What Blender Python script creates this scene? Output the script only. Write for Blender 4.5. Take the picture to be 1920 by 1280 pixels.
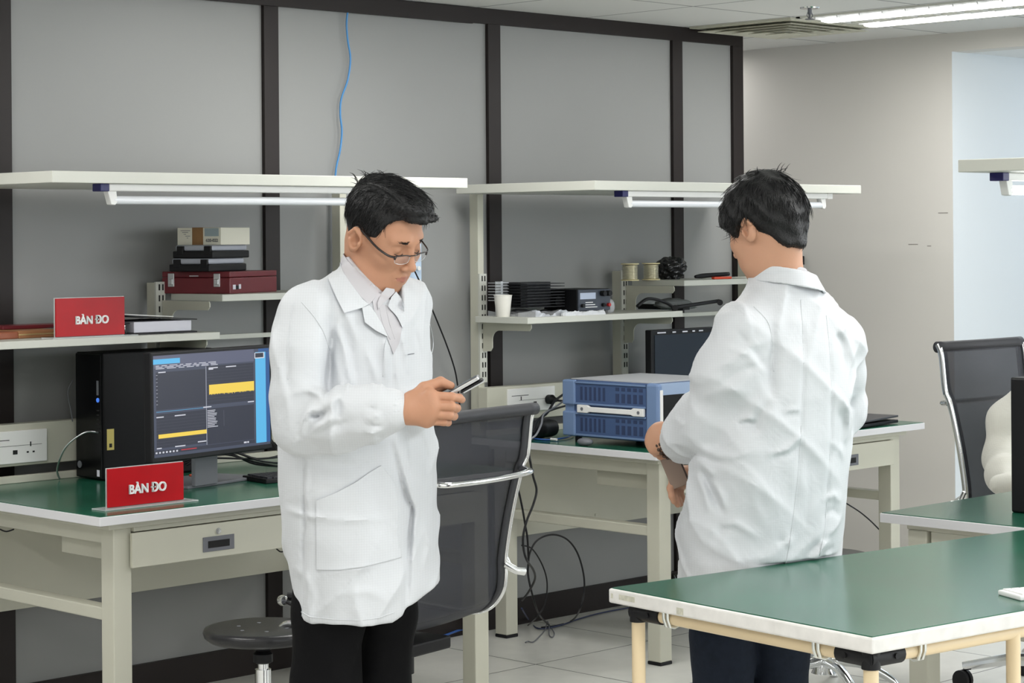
import bpy, math, random
import numpy as np
from mathutils import Matrix, Vector
random.seed(7); np.random.seed(7)
for o in list(bpy.data.objects): bpy.data.objects.remove(o)
SC = bpy.context.scene; COL = SC.collection
# ------------------------------------------------------------------ camera
# world: x runs along the panelled partition, y towards it, z up; metres; camera above the origin
F_PX, YAW, ROLL, EYE = 4061.0, 0.78958, -0.0077, 1.5
OCX, OCY = 958.474, 441.806
cam_d = bpy.data.cameras.new('camera'); cam = bpy.data.objects.new('camera', cam_d); COL.objects.link(cam)
cam_d.sensor_width = 36; cam_d.lens = F_PX/1920*36
cam_d.shift_x = (960-OCX)/1920; cam_d.shift_y = -(640-OCY)/1920
cam_d.clip_start = .05; cam_d.clip_end = 60
FW = np.array([math.cos(YAW), math.sin(YAW), 0.]); RT = np.array([math.sin(YAW), -math.cos(YAW), 0.])
M = Matrix.Rotation(YAW-math.pi/2, 4, 'Z') @ Matrix.Rotation(math.pi/2, 4, 'X') @ Matrix.Rotation(ROLL, 4, 'Z')
cam.matrix_world = Matrix.Translation((0, 0, EYE)) @ M
SC.camera = cam
cr, sr = math.cos(ROLL), math.sin(ROLL)
def ray(px, py):
    a, b = px-OCX, py-OCY
    x = cr*a+sr*b; y = -sr*a+cr*b
    return FW+RT*x/F_PX-np.array([0, 0, 1.])*y/F_PX
EYEP = np.array([0, 0, EYE])
def at_z(px, py, z): r = ray(px, py); return EYEP+r*((z-EYE)/r[2])
def at_y(px, py, y): r = ray(px, py); return EYEP+r*(y/r[1])
def at_x(px, py, x): r = ray(px, py); return EYEP+r*(x/r[0])
# ------------------------------------------------------------------ world, exposure
w = bpy.data.worlds.new('world'); SC.world = w; w.use_nodes = True
w.node_tree.nodes['Background'].inputs[0].default_value = (.9, .95, 1, 1)
w.node_tree.nodes['Background'].inputs[1].default_value = .35
vs = SC.view_settings; vs.view_transform = 'Standard'; vs.look = 'None'; vs.gamma = 1; vs.use_curve_mapping = False
vs.exposure = -0.12
WIN_R = 40.0; WIN_F = 22.0
LAMP_W = 19.0       # watts of each ceiling troffer's area lamp
def area(name, loc, rot, sx, sy, power, color=(1, 1, 1), parent=None):
    l = bpy.data.lights.new(name, 'AREA'); l.shape = 'RECTANGLE'; l.size = sx; l.size_y = sy
    l.energy = power; l.color = color
    o = bpy.data.objects.new(name, l); COL.objects.link(o); o.location = loc; o.rotation_euler = rot
    if parent: o.parent = parent
    return o
area('corridor_daylight', (9.6, 4.9, 2.2), (0, math.radians(25), 0), 1.6, .6, 32, (.80, .90, 1))
# ------------------------------------------------------------------ materials
def srgb(r, g, b):
    f = lambda c: (c/255/12.92) if c/255 <= .04045 else ((c/255+.055)/1.055)**2.4
    return (f(r), f(g), f(b), 1)
MATS = {}
def mat(name, col, rough=.5, metal=0, noise=0, nscale=8, bump=0, bscale=40, emit=0, alpha=1, trans=0, spec=.5, coat=0, sub=0, ecol=None):
    if name in MATS: return MATS[name]
    m = bpy.data.materials.new(name); m.use_nodes = True; nt = m.node_tree; p = nt.nodes['Principled BSDF']
    p.inputs['Base Color'].default_value = col if len(col) == 4 else (*col, 1)
    p.inputs['Roughness'].default_value = rough; p.inputs['Metallic'].default_value = metal
    p.inputs['Specular IOR Level'].default_value = spec
    p.inputs['Alpha'].default_value = alpha; p.inputs['Transmission Weight'].default_value = trans
    p.inputs['Coat Weight'].default_value = coat
    if sub: p.inputs['Subsurface Weight'].default_value = sub; p.inputs['Subsurface Radius'].default_value = (.012, .005, .003); p.inputs['Subsurface Scale'].default_value = 1
    if emit: p.inputs['Emission Color'].default_value = ecol or col; p.inputs['Emission Strength'].default_value = emit
    tc = nt.nodes.new('ShaderNodeTexCoord')
    if noise:
        n = nt.nodes.new('ShaderNodeTexNoise'); n.inputs['Scale'].default_value = nscale; n.inputs['Detail'].default_value = 4
        nt.links.new(tc.outputs['Object'], n.inputs['Vector'])
        mx = nt.nodes.new('ShaderNodeMix'); mx.data_type = 'RGBA'; mx.blend_type = 'MULTIPLY'
        c = col if len(col) == 4 else (*col, 1)
        mx.inputs[0].default_value = 1; mx.inputs[6].default_value = c
        rp = nt.nodes.new('ShaderNodeMapRange'); rp.inputs[1].default_value = .25; rp.inputs[2].default_value = .75; rp.inputs[3].default_value = 1-noise; rp.inputs[4].default_value = 1+noise*.4
        nt.links.new(n.outputs[0], rp.inputs[0]); nt.links.new(rp.outputs[0], mx.inputs[7]); nt.links.new(mx.outputs[2], p.inputs['Base Color'])
    if bump:
        n = nt.nodes.new('ShaderNodeTexNoise'); n.inputs['Scale'].default_value = bscale; n.inputs['Detail'].default_value = 5
        nt.links.new(tc.outputs['Object'], n.inputs['Vector'])
        b = nt.nodes.new('ShaderNodeBump'); b.inputs['Strength'].default_value = bump; b.inputs['Distance'].default_value = .004
        nt.links.new(n.outputs[0], b.inputs['Height']); nt.links.new(b.outputs[0], p.inputs['Normal'])
    MATS[name] = m; return m
M_PANEL = mat('panel grey', srgb(148, 149, 148), .42, noise=.05, nscale=1.2, spec=.35)
M_TRIM = mat('dark brown trim', srgb(36, 30, 29), .5, spec=.3, noise=.08, nscale=3)
M_WALLB = mat('beige paint', srgb(214, 211, 205), .75, noise=.03, nscale=2)
M_WHITEW = mat('white paint', srgb(226, 228, 228), .8)
M_BLUEW = mat('cool white paint', srgb(226, 232, 236), .7)
M_BEIGE = mat('beige powder coat', srgb(200, 199, 184), .42, noise=.03, nscale=6)
M_BEIGE2 = mat('pale shelf laminate', srgb(206, 207, 198), .4, noise=.02)
M_RIM = mat('white laminate edge', srgb(216, 216, 219), .35)
M_BLACK = mat('black plastic', srgb(20, 20, 23), .5, spec=.3)
M_BLACKG = mat('black gloss', srgb(8, 9, 11), .25, spec=.3)
M_DARK = mat('dark slot', srgb(20, 20, 20), .8)
M_GREY = mat('grey plastic', srgb(110, 112, 118), .5)
M_CHROME = mat('chrome', (.86, .87, .88), .12, 1)
M_ALU = mat('silver metal', (.72, .73, .74), .3, 1)
M_WHITEP = mat('white plastic', srgb(236, 236, 234), .35)
M_TUBEOFF = mat('unlit tube glass', srgb(236, 239, 244), .2, coat=.3)
M_NAVY = mat('navy end cap', srgb(22, 22, 92), .4)
M_RED = mat('red card', srgb(182, 16, 26), .35, spec=.25, noise=.1, nscale=14)
M_TEXT = mat('white print', srgb(245, 245, 245), .5)
M_CLEAR = mat('clear acrylic', (.9, .95, .95), .05, alpha=.45, spec=.6)
M_CREAM = mat('cream coated pipe', srgb(226, 205, 168), .4)
M_ZINC = mat('zinc clip', (.75, .77, .75), .35, 1)
# green laminate
def green_mat():
    m = mat('green laminate', srgb(34, 96, 74), .2, noise=.22, nscale=5, bump=.015, bscale=120, spec=.6)
    return m
M_GREEN = green_mat()
def floor_mat():
    m = bpy.data.materials.new('white floor tiles'); m.use_nodes = True; nt = m.node_tree; p = nt.nodes['Principled BSDF']
    tc = nt.nodes.new('ShaderNodeTexCoord'); mp = nt.nodes.new('ShaderNodeMapping'); mp.inputs['Location'].default_value = (.01, -.53, 0)
    nt.links.new(tc.outputs['Object'], mp.inputs[0])
    br = nt.nodes.new('ShaderNodeTexBrick'); br.offset = 0; br.inputs['Scale'].default_value = 1
    br.inputs['Brick Width'].default_value = .6; br.inputs['Row Height'].default_value = .6; br.inputs['Mortar Size'].default_value = .0028; br.inputs['Mortar Smooth'].default_value = .1
    br.inputs['Color1'].default_value = srgb(212, 211, 205); br.inputs['Color2'].default_value = srgb(206, 206, 200); br.inputs['Mortar'].default_value = srgb(60, 60, 58)
    nt.links.new(mp.outputs[0], br.inputs['Vector'])
    n = nt.nodes.new('ShaderNodeTexNoise'); n.inputs['Scale'].default_value = 14; n.inputs['Detail'].default_value = 6; nt.links.new(tc.outputs['Object'], n.inputs['Vector'])
    mr = nt.nodes.new('ShaderNodeMapRange'); mr.inputs[1].default_value = .3; mr.inputs[2].default_value = .8; mr.inputs[3].default_value = .94; mr.inputs[4].default_value = 1.03; nt.links.new(n.outputs[0], mr.inputs[0])
    mx = nt.nodes.new('ShaderNodeMix'); mx.data_type = 'RGBA'; mx.blend_type = 'MULTIPLY'; mx.inputs[0].default_value = 1
    nt.links.new(br.outputs[0], mx.inputs[6]); nt.links.new(mr.outputs[0], mx.inputs[7]); nt.links.new(mx.outputs[2], p.inputs['Base Color'])
    p.inputs['Roughness'].default_value = .38
    return m
def ceiling_mat():
    m = bpy.data.materials.new('ceiling tiles'); m.use_nodes = True; nt = m.node_tree; p = nt.nodes['Principled BSDF']
    tc = nt.nodes.new('ShaderNodeTexCoord'); mp = nt.nodes.new('ShaderNodeMapping'); mp.inputs['Location'].default_value = (-.3, .04, 0)
    nt.links.new(tc.outputs['Object'], mp.inputs[0])
    br = nt.nodes.new('ShaderNodeTexBrick'); br.offset = 0; br.inputs['Scale'].default_value = 1
    br.inputs['Brick Width'].default_value = .6; br.inputs['Row Height'].default_value = .6; br.inputs['Mortar Size'].default_value = .006; br.inputs['Mortar Smooth'].default_value = .1
    br.inputs['Color1'].default_value = srgb(222, 222, 220); br.inputs['Color2'].default_value = srgb(218, 219, 218); br.inputs['Mortar'].default_value = srgb(140, 142, 144)
    nt.links.new(mp.outputs[0], br.inputs['Vector']); nt.links.new(br.outputs[0], p.inputs['Base Color']); p.inputs['Roughness'].default_value = .9
    return m
# ------------------------------------------------------------------ mesh helpers
class B:
    def __init__(s): s.v = []; s.f = []; s.m = []
    def add(s, vs, fs, mi=0):
        k = len(s.v); s.v += [tuple(map(float, v)) for v in vs]; s.f += [tuple(i+k for i in f) for f in fs]; s.m += [mi]*len(fs); return s
    def box(s, x0, x1, y0, y1, z0, z1, mi=0, R=None, c=(0, 0, 0)):
        vs = [(x, y, z) for z in (z0, z1) for y in (y0, y1) for x in (x0, x1)]
        if R is not None: vs = [tuple(Vector(c)+R@Vector(v)) for v in vs]
        return s.add(vs, [(0, 2, 3, 1), (4, 5, 7, 6), (0, 1, 5, 4), (2, 6, 7, 3), (0, 4, 6, 2), (1, 3, 7, 5)], mi)
    def prism(s, poly, fn, a, b, mi=0):
        n = len(poly); vs = [fn(p, q, a) for p, q in poly]+[fn(p, q, b) for p, q in poly]
        fs = [tuple(range(n))[::-1], tuple(range(n, 2*n))]+[(i, (i+1) % n, n+(i+1) % n, n+i) for i in range(n)]
        return s.add(vs, fs, mi)
    def rings(s, R, mi=0, cap=True, closed=True):
        n = len(R[0]); vs = [v for r in R for v in r]; fs = []
        for k in range(len(R)-1):
            for i in range(n if closed else n-1):
                j = (i+1) % n; fs.append((k*n+i, k*n+j, (k+1)*n+j, (k+1)*n+i))
        if cap: fs += [tuple(range(n))[::-1], tuple(range((len(R)-1)*n, len(R)*n))]
        return s.add(vs, fs, mi)
    def lathe(s, c, prof, n=28, mi=0, ax=2):
        R = []
        for r, z in prof:
            ring = []
            for i in range(n):
                t = 2*math.pi*i/n; p = [r*math.cos(t), r*math.sin(t), z]
                if ax == 0: p = [p[2], p[0], p[1]]
                if ax == 1: p = [p[1], p[2], p[0]]
                ring.append((c[0]+p[0], c[1]+p[1], c[2]+p[2]))
            R.append(ring)
        return s.rings(R, mi)
    def tube(s, pts, r, n=8, mi=0, smooth=0, closed=False, flat=None):
        P = [np.array(p, float) for p in pts]
        if smooth: P = catmull(P, smooth, closed)
        m = len(P); rr = r if hasattr(r, '__len__') else [r]*m
        if len(rr) != m: rr = list(np.interp(np.linspace(0, 1, m), np.linspace(0, 1, len(rr)), rr))
        R = []; up = None
        for i in range(m):
            t = P[min(i+1, m-1)]-P[max(i-1, 0)] if not closed else P[(i+1) % m]-P[i-1]
            t = t/(np.linalg.norm(t)+1e-12)
            if up is None: up = np.array([0, 0, 1.]) if abs(t[2]) < .9 else np.array([1., 0, 0])
            a = np.cross(up, t); a /= np.linalg.norm(a)+1e-12; up = np.cross(t, a)
            fa = flat if flat else (1, 1)
            R.append([tuple(P[i]+rr[i]*(fa[0]*math.cos(2*math.pi*k/n)*a+fa[1]*math.sin(2*math.pi*k/n)*up)) for k in range(n)])
        if closed: R.append(R[0])
        return s.rings(R, mi, cap=not closed)
    def cyl(s, p0, p1, r, n=16, mi=0): return s.tube([p0, p1], r, n, mi)
    def sphere(s, c, r, n=12, mi=0):
        rr = r if hasattr(r, '__len__') else (r, r, r)
        R = []
        for i in range(1, n):
            a = math.pi*i/n
            R.append([(c[0]+rr[0]*math.sin(a)*math.cos(2*math.pi*j/(2*n)), c[1]+rr[1]*math.sin(a)*math.sin(2*math.pi*j/(2*n)), c[2]-rr[2]*math.cos(a)) for j in range(2*n)])
        return s.rings(R, mi)
def catmull(P, k, closed=False):
    P = [np.array(p, float) for p in P]; n = len(P); out = []
    for i in range(n if closed else n-1):
        if closed: a, b, c, d = P[i-1], P[i], P[(i+1) % n], P[(i+2) % n]
        else: a, b, c, d = P[max(i-1, 0)], P[i], P[i+1], P[min(i+2, n-1)]
        for j in range(k):
            t = j/k; out.append(.5*((2*b)+(-a+c)*t+(2*a-5*b+4*c-d)*t*t+(-a+3*b-3*c+d)*t**3))
    if not closed: out.append(P[-1])
    return out
def thing(name, label, cat, loc=(0, 0, 0), rz=0, group=None):
    o = bpy.data.objects.new(name, None); o.empty_display_size = .1; COL.objects.link(o)
    o.location = tuple(map(float, loc)); o.rotation_euler = (0, 0, rz); tag(o, label, cat, group)
    o['_m'] = 1; del o['_m']; return o
def tag(o, label, cat, group=None, kind=None):
    if label: o['label'] = label
    if cat: o['category'] = cat
    if group: o['group'] = group
    if kind: o['kind'] = kind
    return o
def root_matrix(p):
    if p is None: return Matrix.Identity(4)
    m = Matrix.Translation(p.location) @ p.rotation_euler.to_matrix().to_4x4()
    return root_matrix(p.parent) @ m if p.parent else m
def mk(name, b, mats, parent=None, bevel=0, smooth=False, local=False, label=None, seg=2):
    """link the builder's shapes as one mesh object; coordinates are world unless local"""
    V = np.array(b.v)
    if parent is not None and not local:
        I = np.array(root_matrix(parent).inverted()); V = V@I[:3, :3].T+I[:3, 3]
    me = bpy.data.meshes.new(name); me.from_pydata(V.tolist(), [], b.f)
    mats = mats if isinstance(mats, (list, tuple)) else [mats]
    for m in mats: me.materials.append(m)
    me.polygons.foreach_set('material_index', b.m)
    import bmesh
    bm = bmesh.new(); bm.from_mesh(me); bmesh.ops.recalc_face_normals(bm, faces=bm.faces); bm.to_mesh(me); bm.free()
    if smooth: me.polygons.foreach_set('use_smooth', [True]*len(b.f))
    me.update()
    o = bpy.data.objects.new(name, me); COL.objects.link(o)
    if parent is not None: o.parent = parent
    if bevel:
        md = o.modifiers.new('bevel', 'BEVEL'); md.width = bevel; md.segments = seg; md.limit_method = 'ANGLE'; md.angle_limit = math.radians(35); md.harden_normals = False
    if smooth == 'auto':
        me.set_sharp_from_angle(angle=math.radians(35))
    if label: o['label'] = label
    return o
def solo(name, b, mats, label, cat, group=None, **k):
    """a thing that is one mesh, its origin at its own base"""
    V = np.array(b.v); c = (V.min(0)+V.max(0))/2; c[2] = V[:, 2].min()
    b.v = [tuple(v) for v in (V-c)]
    o = mk(name, b, mats, **k); o.location = tuple(c); tag(o, label, cat, group); return o
def struct(name, b, m, **k): o = mk(name, b, m, **k); o['kind'] = 'structure'; return o
def text_mesh(txt, size, offset=0, extrude=.0004):
    cu = bpy.data.curves.new('t', 'FONT'); cu.body = txt; cu.size = size; cu.extrude = extrude; cu.offset = offset; cu.align_x = 'CENTER'; cu.align_y = 'CENTER'
    o = bpy.data.objects.new('t', cu); COL.objects.link(o); bpy.context.view_layer.update()
    dg = bpy.context.evaluated_depsgraph_get(); me = o.evaluated_get(dg).to_mesh()
    vs = [tuple(v.co) for v in me.vertices]; fs = [tuple(p.vertices) for p in me.polygons]
    o.evaluated_get(dg).to_mesh_clear(); bpy.data.objects.remove(o); bpy.data.curves.remove(cu); return vs, fs
def put_text(b, txt, size, c, ex, ez, offset=0, mi=0, sx=1):
    vs, fs = text_mesh(txt, size, offset); ex = np.array(ex, float); ez = np.array(ez, float); n = np.cross(ex, ez); c = np.array(c, float)
    b.add([c+ex*v[0]*sx+ez*v[1]+n*v[2] for v in vs], fs, mi); return b
# ------------------------------------------------------------------ the room
CEIL = 2.367; WY = 5.92; RX = 8.0
struct('floor', B().box(-5, 11, -6, 8, -.05, 0), floor_mat())
struct('ceiling', B().box(-5, RX, -6, 8, CEIL, CEIL+.05), ceiling_mat())
struct('wall_left', B().box(-5, 7.25, WY+.016, WY+.05, 0, CEIL), M_PANEL)
POSTS = [(7.219, 7.287), (6.826, 6.888), (5.755, 5.821), (4.674, 4.738), (3.605, 3.671), (2.53, 2.595), (1.46, 1.525), (.39, .455), (-.68, -.615), (-1.75, -1.685), (-2.82, -2.755), (-3.89, -3.825)]
for i, (a, b_) in enumerate(POSTS):
    struct('trim_%d' % (i+1), B().box(a, b_, WY, WY+(.05 if i else .08), .1, 2.308), M_TRIM, bevel=.001)
struct('trim_13', B().box(-5, 7.287, WY, WY+.05, 2.308, CEIL), M_TRIM)
struct('trim_14', B().box(3.7, 5.665, WY-.012, WY, 2.303, CEIL-.004), M_TRIM)
struct('baseboard_left', B().box(-5, 7.287, WY, WY+.05, 0, .1), M_TRIM)
OPY = 5.335; OPZ = 2.286
struct('wall_right', B().box(RX, RX+.12, OPY+.002, 8, 0, CEIL).box(RX, RX+.12, 3.0, OPY+.002, OPZ, CEIL).box(RX, RX+.12, 2.4, 3.0, 0, CEIL).box(RX, RX+.12, -6, 2.4, 0, .85).box(RX, RX+.12, -6, 2.4, 2.2, CEIL).box(RX, RX+.12, -6, -5.4, .85, 2.2), M_WALLB)
struct('wall_corridor', B().box(RX+.0005, 11, OPY, OPY+.0018, 0, OPZ).box(RX+.12, 11, OPY+.0018, OPY+.05, 0, OPZ+.05).box(10.95, 11, 3, OPY, 0, OPZ+.05).box(RX+.12, 11, 2.95, 3.0, 0, OPZ+.05), M_BLUEW)
struct('ceiling_corridor', B().box(RX+.12, 11, 3, OPY, OPZ+.0, OPZ+.05), M_WHITEW)
struct('wall_far', B().box(7.25, RX+.1, 7.95, 8, 0, CEIL), M_WALLB)
struct('wall_front', B().box(-5, RX, -6.05, -6, 0, .85).box(-5, RX, -6.05, -6, 2.2, CEIL).box(-5, -2, -6.05, -6, .85, 2.2).box(7, RX, -6.05, -6, .85, 2.2), M_WHITEW)
struct('wall_rear', B().box(-5.05, -5, -6, 6, 0, CEIL), M_WHITEW)
M_SKYG = mat('daylit frosted glass', (.8, .85, .9, 1), .3, emit=1.1, ecol=(.86, .93, 1, 1))
for i in range(3):      # daylight windows along the right wall, out of frame
    y0 = -5.4+2.6*i
    fr = B().box(RX, RX+.06, y0, y0+.05, .85, 2.2).box(RX, RX+.06, y0+2.55, y0+2.6, .85, 2.2).box(RX, RX+.06, y0, y0+2.6, .85, .9).box(RX, RX+.06, y0, y0+2.6, 2.15, 2.2)
    wn = struct('window_%d' % (i+1), fr, M_WHITEP); mk('pane', B().box(RX+.03, RX+.04, y0+.05, y0+2.55, .9, 2.15), M_SKYG, wn)
    area('daylight', (RX-.03, y0+1.3, 1.52), (0, math.radians(90), 0), 1.2, 2.4, WIN_R, (.93, .97, 1))
for i in range(3):      # and along the wall behind the camera
    x0 = -2+3*i
    fr = B().box(x0, x0+.05, -6.05, -6, .85, 2.2).box(x0+2.95, x0+3, -6.05, -6, .85, 2.2).box(x0, x0+3, -6.05, -6, .85, .9).box(x0, x0+3, -6.05, -6, 2.15, 2.2)
    wn = struct('window_%d' % (i+4), fr, M_WHITEP); mk('pane', B().box(x0+.05, x0+2.95, -6.03, -6.02, .9, 2.15), M_SKYG, wn)
    area('daylight', (x0+1.5, -5.97, 1.52), (math.radians(90), 0, 0), 2.8, 1.2, WIN_F, (.95, .98, 1))
# ceiling troffers: louvred twin tube fittings
M_LAMP = mat('lit tube', (1, 1, 1, 1), .5, emit=4, ecol=(1, .99, .97, 1))
M_REFL = mat('louvre metal', srgb(205, 206, 206), .3, .3)
def troffer(x, y, label, group='ceiling lights', pw=1):
    t = thing('ceiling_light', label, 'ceiling light', (x, y, CEIL), 0, group)
    b = B().box(x, x+.6, y, y+.02, CEIL-.006, CEIL).box(x, x+.6, y+1.18, y+1.2, CEIL-.006, CEIL).box(x, x+.02, y, y+1.2, CEIL-.006, CEIL).box(x+.58, x+.6, y, y+1.2, CEIL-.006, CEIL)
    b.box(x+.28, x+.32, y+.02, y+1.18, CEIL-.012, CEIL); mk('frame', b, M_BEIGE2, t)
    for q in (.155, .445):
        b = B()
        for k in range(11): b.box(x+q-.12, x+q+.12, y+.05+k*.108, y+.054+k*.108, CEIL-.014, CEIL-.001)
        mk('louvre', b, M_REFL, t)
        mk('tube', B().tube([(x+q, y+.04, CEIL-.012), (x+q, y+1.16, CEIL-.012)], .045, 12, flat=(1, .12)), M_LAMP, t)
    l = area('lamp', (.3, .6, -.03), (0, 0, 0), .5, 1.1, LAMP_W*pw, (1, .985, .96), t)
    return t
troffer(6.92, 4.15, 'long louvred ceiling light with twin lit tubes above the right bench')
for x in (4.5, 2.1, -.3, -2.7):
    for y in (4.15, 1.75, -.65, -3.05): troffer(x, y, 'louvred ceiling light with twin lit tubes in the tile ceiling')
for y in (1.75, -.65, -3.05): troffer(6.92, y, 'louvred ceiling light with twin lit tubes in the tile ceiling')
troffer(7.37, 6.5, 'added unseen louvred ceiling light brightening the beige wall beyond the dark framed partition', pw=.3)  # unseen extra fitting, added to brighten the right wall past the partition end
# air diffuser
t = thing('ceiling_vent', 'square beige air diffuser in the ceiling beside the lit fitting', 'ceiling vent', (7.2, 5.66, CEIL))
b = B().box(6.91, 7.49, 5.37, 5.90, CEIL-.008, CEIL); mk('frame', b, M_BEIGE, t)
mk('backing', B().box(6.93, 7.47, 5.385, 5.885, CEIL-.010, CEIL-.008), M_BEIGE, t)
for k in range(5):
    s_ = .262-.052*k; q = s_*.93; z = CEIL-.012-.0035*k; cy = 5.635; cx = 7.2
    o_, i_ = [(cx-s_, cy-q), (cx+s_, cy-q), (cx+s_, cy+q), (cx-s_, cy+q)], [(cx-s_+.040, cy-q+.037), (cx+s_-.040, cy-q+.037), (cx+s_-.040, cy+q-.037), (cx-s_+.040, cy+q-.037)]
    if k == 4: i_ = [(cx-.001, cy-.001), (cx+.001, cy-.001), (cx+.001, cy+.001), (cx-.001, cy+.001)]
    mk('louvre', B().rings([[(x, y, z-.010) for x, y in o_], [(x, y, z) for x, y in i_], [(x, y, z+.002) for x, y in i_], [(x, y, z-.008) for x, y in o_], [(x, y, z-.010) for x, y in o_]], cap=False), M_BEIGE, t)
sp = thing('sprinkler', 'small chrome fire sprinkler hanging from a white ceiling tile', 'sprinkler', (6.67, 5.09, CEIL))
mk('flange', B().lathe((6.67, 5.09, CEIL), [(.038, 0), (.036, -.005), (.012, -.006)]), M_CHROME, sp, smooth='auto')
mk('deflector', B().lathe((6.67, 5.09, CEIL), [(.008, -.004), (.008, -.022), (.004, -.03), (.004, -.042), (.018, -.044), (.018, -.047), (.002, -.048)], 14).tube([(6.658, 5.09, CEIL-.02), (6.652, 5.09, CEIL-.032), (6.667, 5.09, CEIL-.045)], .0018, 5).tube([(6.682, 5.09, CEIL-.02), (6.688, 5.09, CEIL-.032), (6.673, 5.09, CEIL-.045)], .0018, 5), M_GREY, sp)

# ------------------------------------------------------------------ workbenches
def bracket(b, x, y0, y1, z, s=1):
    """shelf bracket plate below height z, column side at y1, tip at y0"""
    P = [(y1, z), (y0+.004, z), (y0, z-.008)]
    sg = 1 if y1 > y0 else -1
    P += [(y0, z-.018), (y0+.01*sg, z-.028), (y1-.085*sg, z-.03)]
    for k in range(7):
        a = math.pi/2*k/6; P.append((y1-.085*sg+.035*sg*math.sin(a), z-.03-.035*(1-math.cos(a))))
    P += [(y1-.05*sg, z-.095), (y1-.04*sg, z-.108), (y1, z-.11)]
    return b.prism(P, lambda p, q, a: (a, p, q), x-.002, x+.002)
def column(t, x, y, z0, z1, s=1, name='upright'):
    b = B().box(x, x+.03, y, y+.045, z0, z1); mk(name, b, M_BEIGE, t, bevel=.002)
    b = B().box(x-.001, x+.036, y-.008, y, .95 if z1 > 1.4 else .8, 1.358)
    zz = .97
    while zz < 1.34:
        b.box(x+.010, x+.015, y-.0095, y-.0075, zz, zz+.02, 1).box(x+.024, x+.029, y-.0095, y-.0075, zz, zz+.02, 1); zz += .036
    mk('slotted_strip', b, [M_BEIGE2, M_DARK], t)
def bench(x0, label, yf=4.925, s=1, cols=True, left_shelf=True, right_shelf=True, ov=(0, 1.58), li=.085):
    """s=1: user side towards -y; s=-1: user side towards +y (mirrored)"""
    Yq = lambda d: yf+s*d
    def bx(b, a, c, d0, d1, z0, z1, mi=0):
        y0, y1 = sorted((Yq(d0), Yq(d1))); return b.box(x0+a, x0+c, y0, y1, z0, z1, mi)
    t = thing('lab_bench', label, 'workbench', (x0+.8, Yq(.46), 0), 0, 'steel framed lab workbenches')
    mk('tabletop', bx(B(), 0, 1.6, 0, .915, .725, .7495), M_RIM, t, bevel=.0015)
    mk('work_surface', bx(B(), .004, 1.596, .004, .911, .7495, .7515), M_GREEN, t)
    for a in (li, 1.455):
        for d in (.061-(.085-li)*.35, .823):
            b = bx(bx(B(), a, a+.06, d, d+.06, .012, .705), a-.001, a+.061, d-.001, d+.061, 0, .012, 1)
            mk('leg', b, [M_BEIGE, M_BLACK], t, bevel=.003)
        mk('side_rail', bx(B(), a+.005, a+.055, .121, .823, .447, .482), M_BEIGE, t, bevel=.003)
        mk('apron', bx(B(), a+.005, a+.055, .121, .823, .66, .705), M_BEIGE, t, bevel=.002)
    b = bx(B(), .06, 1.54, .045, .88, .705, .725); bx(b, .145, 1.455, .05, .075, .692, .705); mk('top_frame', b, M_BEIGE, t, bevel=.002)
    for a, c in ((.133, .72), (.865, 1.45)):
        dr = mk('drawer', bx(bx(B(), a, c, .04, .052, .594, .69), a+.02, c-.02, .052, .42, .60, .688), M_BEIGE, t, bevel=.0015)
        m = (a+c)/2
        mk('handle', bx(bx(B(), m-.055, m+.055, .0375, .04, .612, .654), m-.038, m+.038, .0365, .0378, .622, .642, 1), [M_GREY, M_DARK], dr, bevel=.001)
        yy = Yq(.04); mk('lock', B().cyl((x0+m-.002, yy-.004*s, .668), (x0+m-.002, yy, .668), .009), M_CHROME, dr)
    mk('modesty_panel', bx(bx(B(), .09, 1.51, .87, .878, .365, .705), .62, .63, .866, .87, .40, .41), M_BEIGE, t, bevel=.001)
    # rear socket channel and uprights
    mk('rear_channel', bx(bx(B(), .055, 1.68, .885, .935, .803, .932), .055, 1.68, .875, .895, .7515, .774), M_BEIGE, t, bevel=.002)
    if cols:
        for a in (.06, 1.645): column(t, x0+a, Yq(.935), .75, 1.657)
        column(t, x0+.85, Yq(.935), .75, 1.355)
    else:
        for a in (.06, 1.5): mk('upright', bx(B(), a, a+.03, .86, .905, .75, 1.657), M_BEIGE, t, bevel=.002)
    mk('overhead_shelf', bx(B(), ov[0], ov[1], .225, .93, 1.657, 1.69), M_BEIGE2, t, bevel=.002)
    if left_shelf:
        mk('shelf', bx(B(), .03, .895, .645, .922, 1.177, 1.2), M_BEIGE2, t, bevel=.0015)
        for a in (.075, .862): mk('bracket', bracket(B(), x0+a, Yq(.67), Yq(.925), 1.177), M_BEIGE, t)
    if right_shelf:
        mk('shelf', bx(B(), .905, 1.69, .645, .922, 1.297, 1.319), M_BEIGE2, t, bevel=.0015)
        for a in (.875, 1.66): mk('bracket', bracket(B(), x0+a, Yq(.67), Yq(.925), 1.297), M_BEIGE, t)
        mk('cross_bar', bx(B(), .88, 1.645, .93, .942, 1.16, 1.175), M_BEIGE2, t)
    return t
bench(3.315, 'beige steel workbench with green top at the left, red sign standing on it', ov=(.005, 1.593))
bench(5.575, 'beige steel workbench against the partition carrying the blue instrument', ov=(-.055, 1.50))
bench(4.784, 'beige steel workbench on the right with a black tower on its green top', yf=3.43, s=-1, cols=False, left_shelf=False, right_shelf=False, ov=(.045, 1.55), li=.056)
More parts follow.
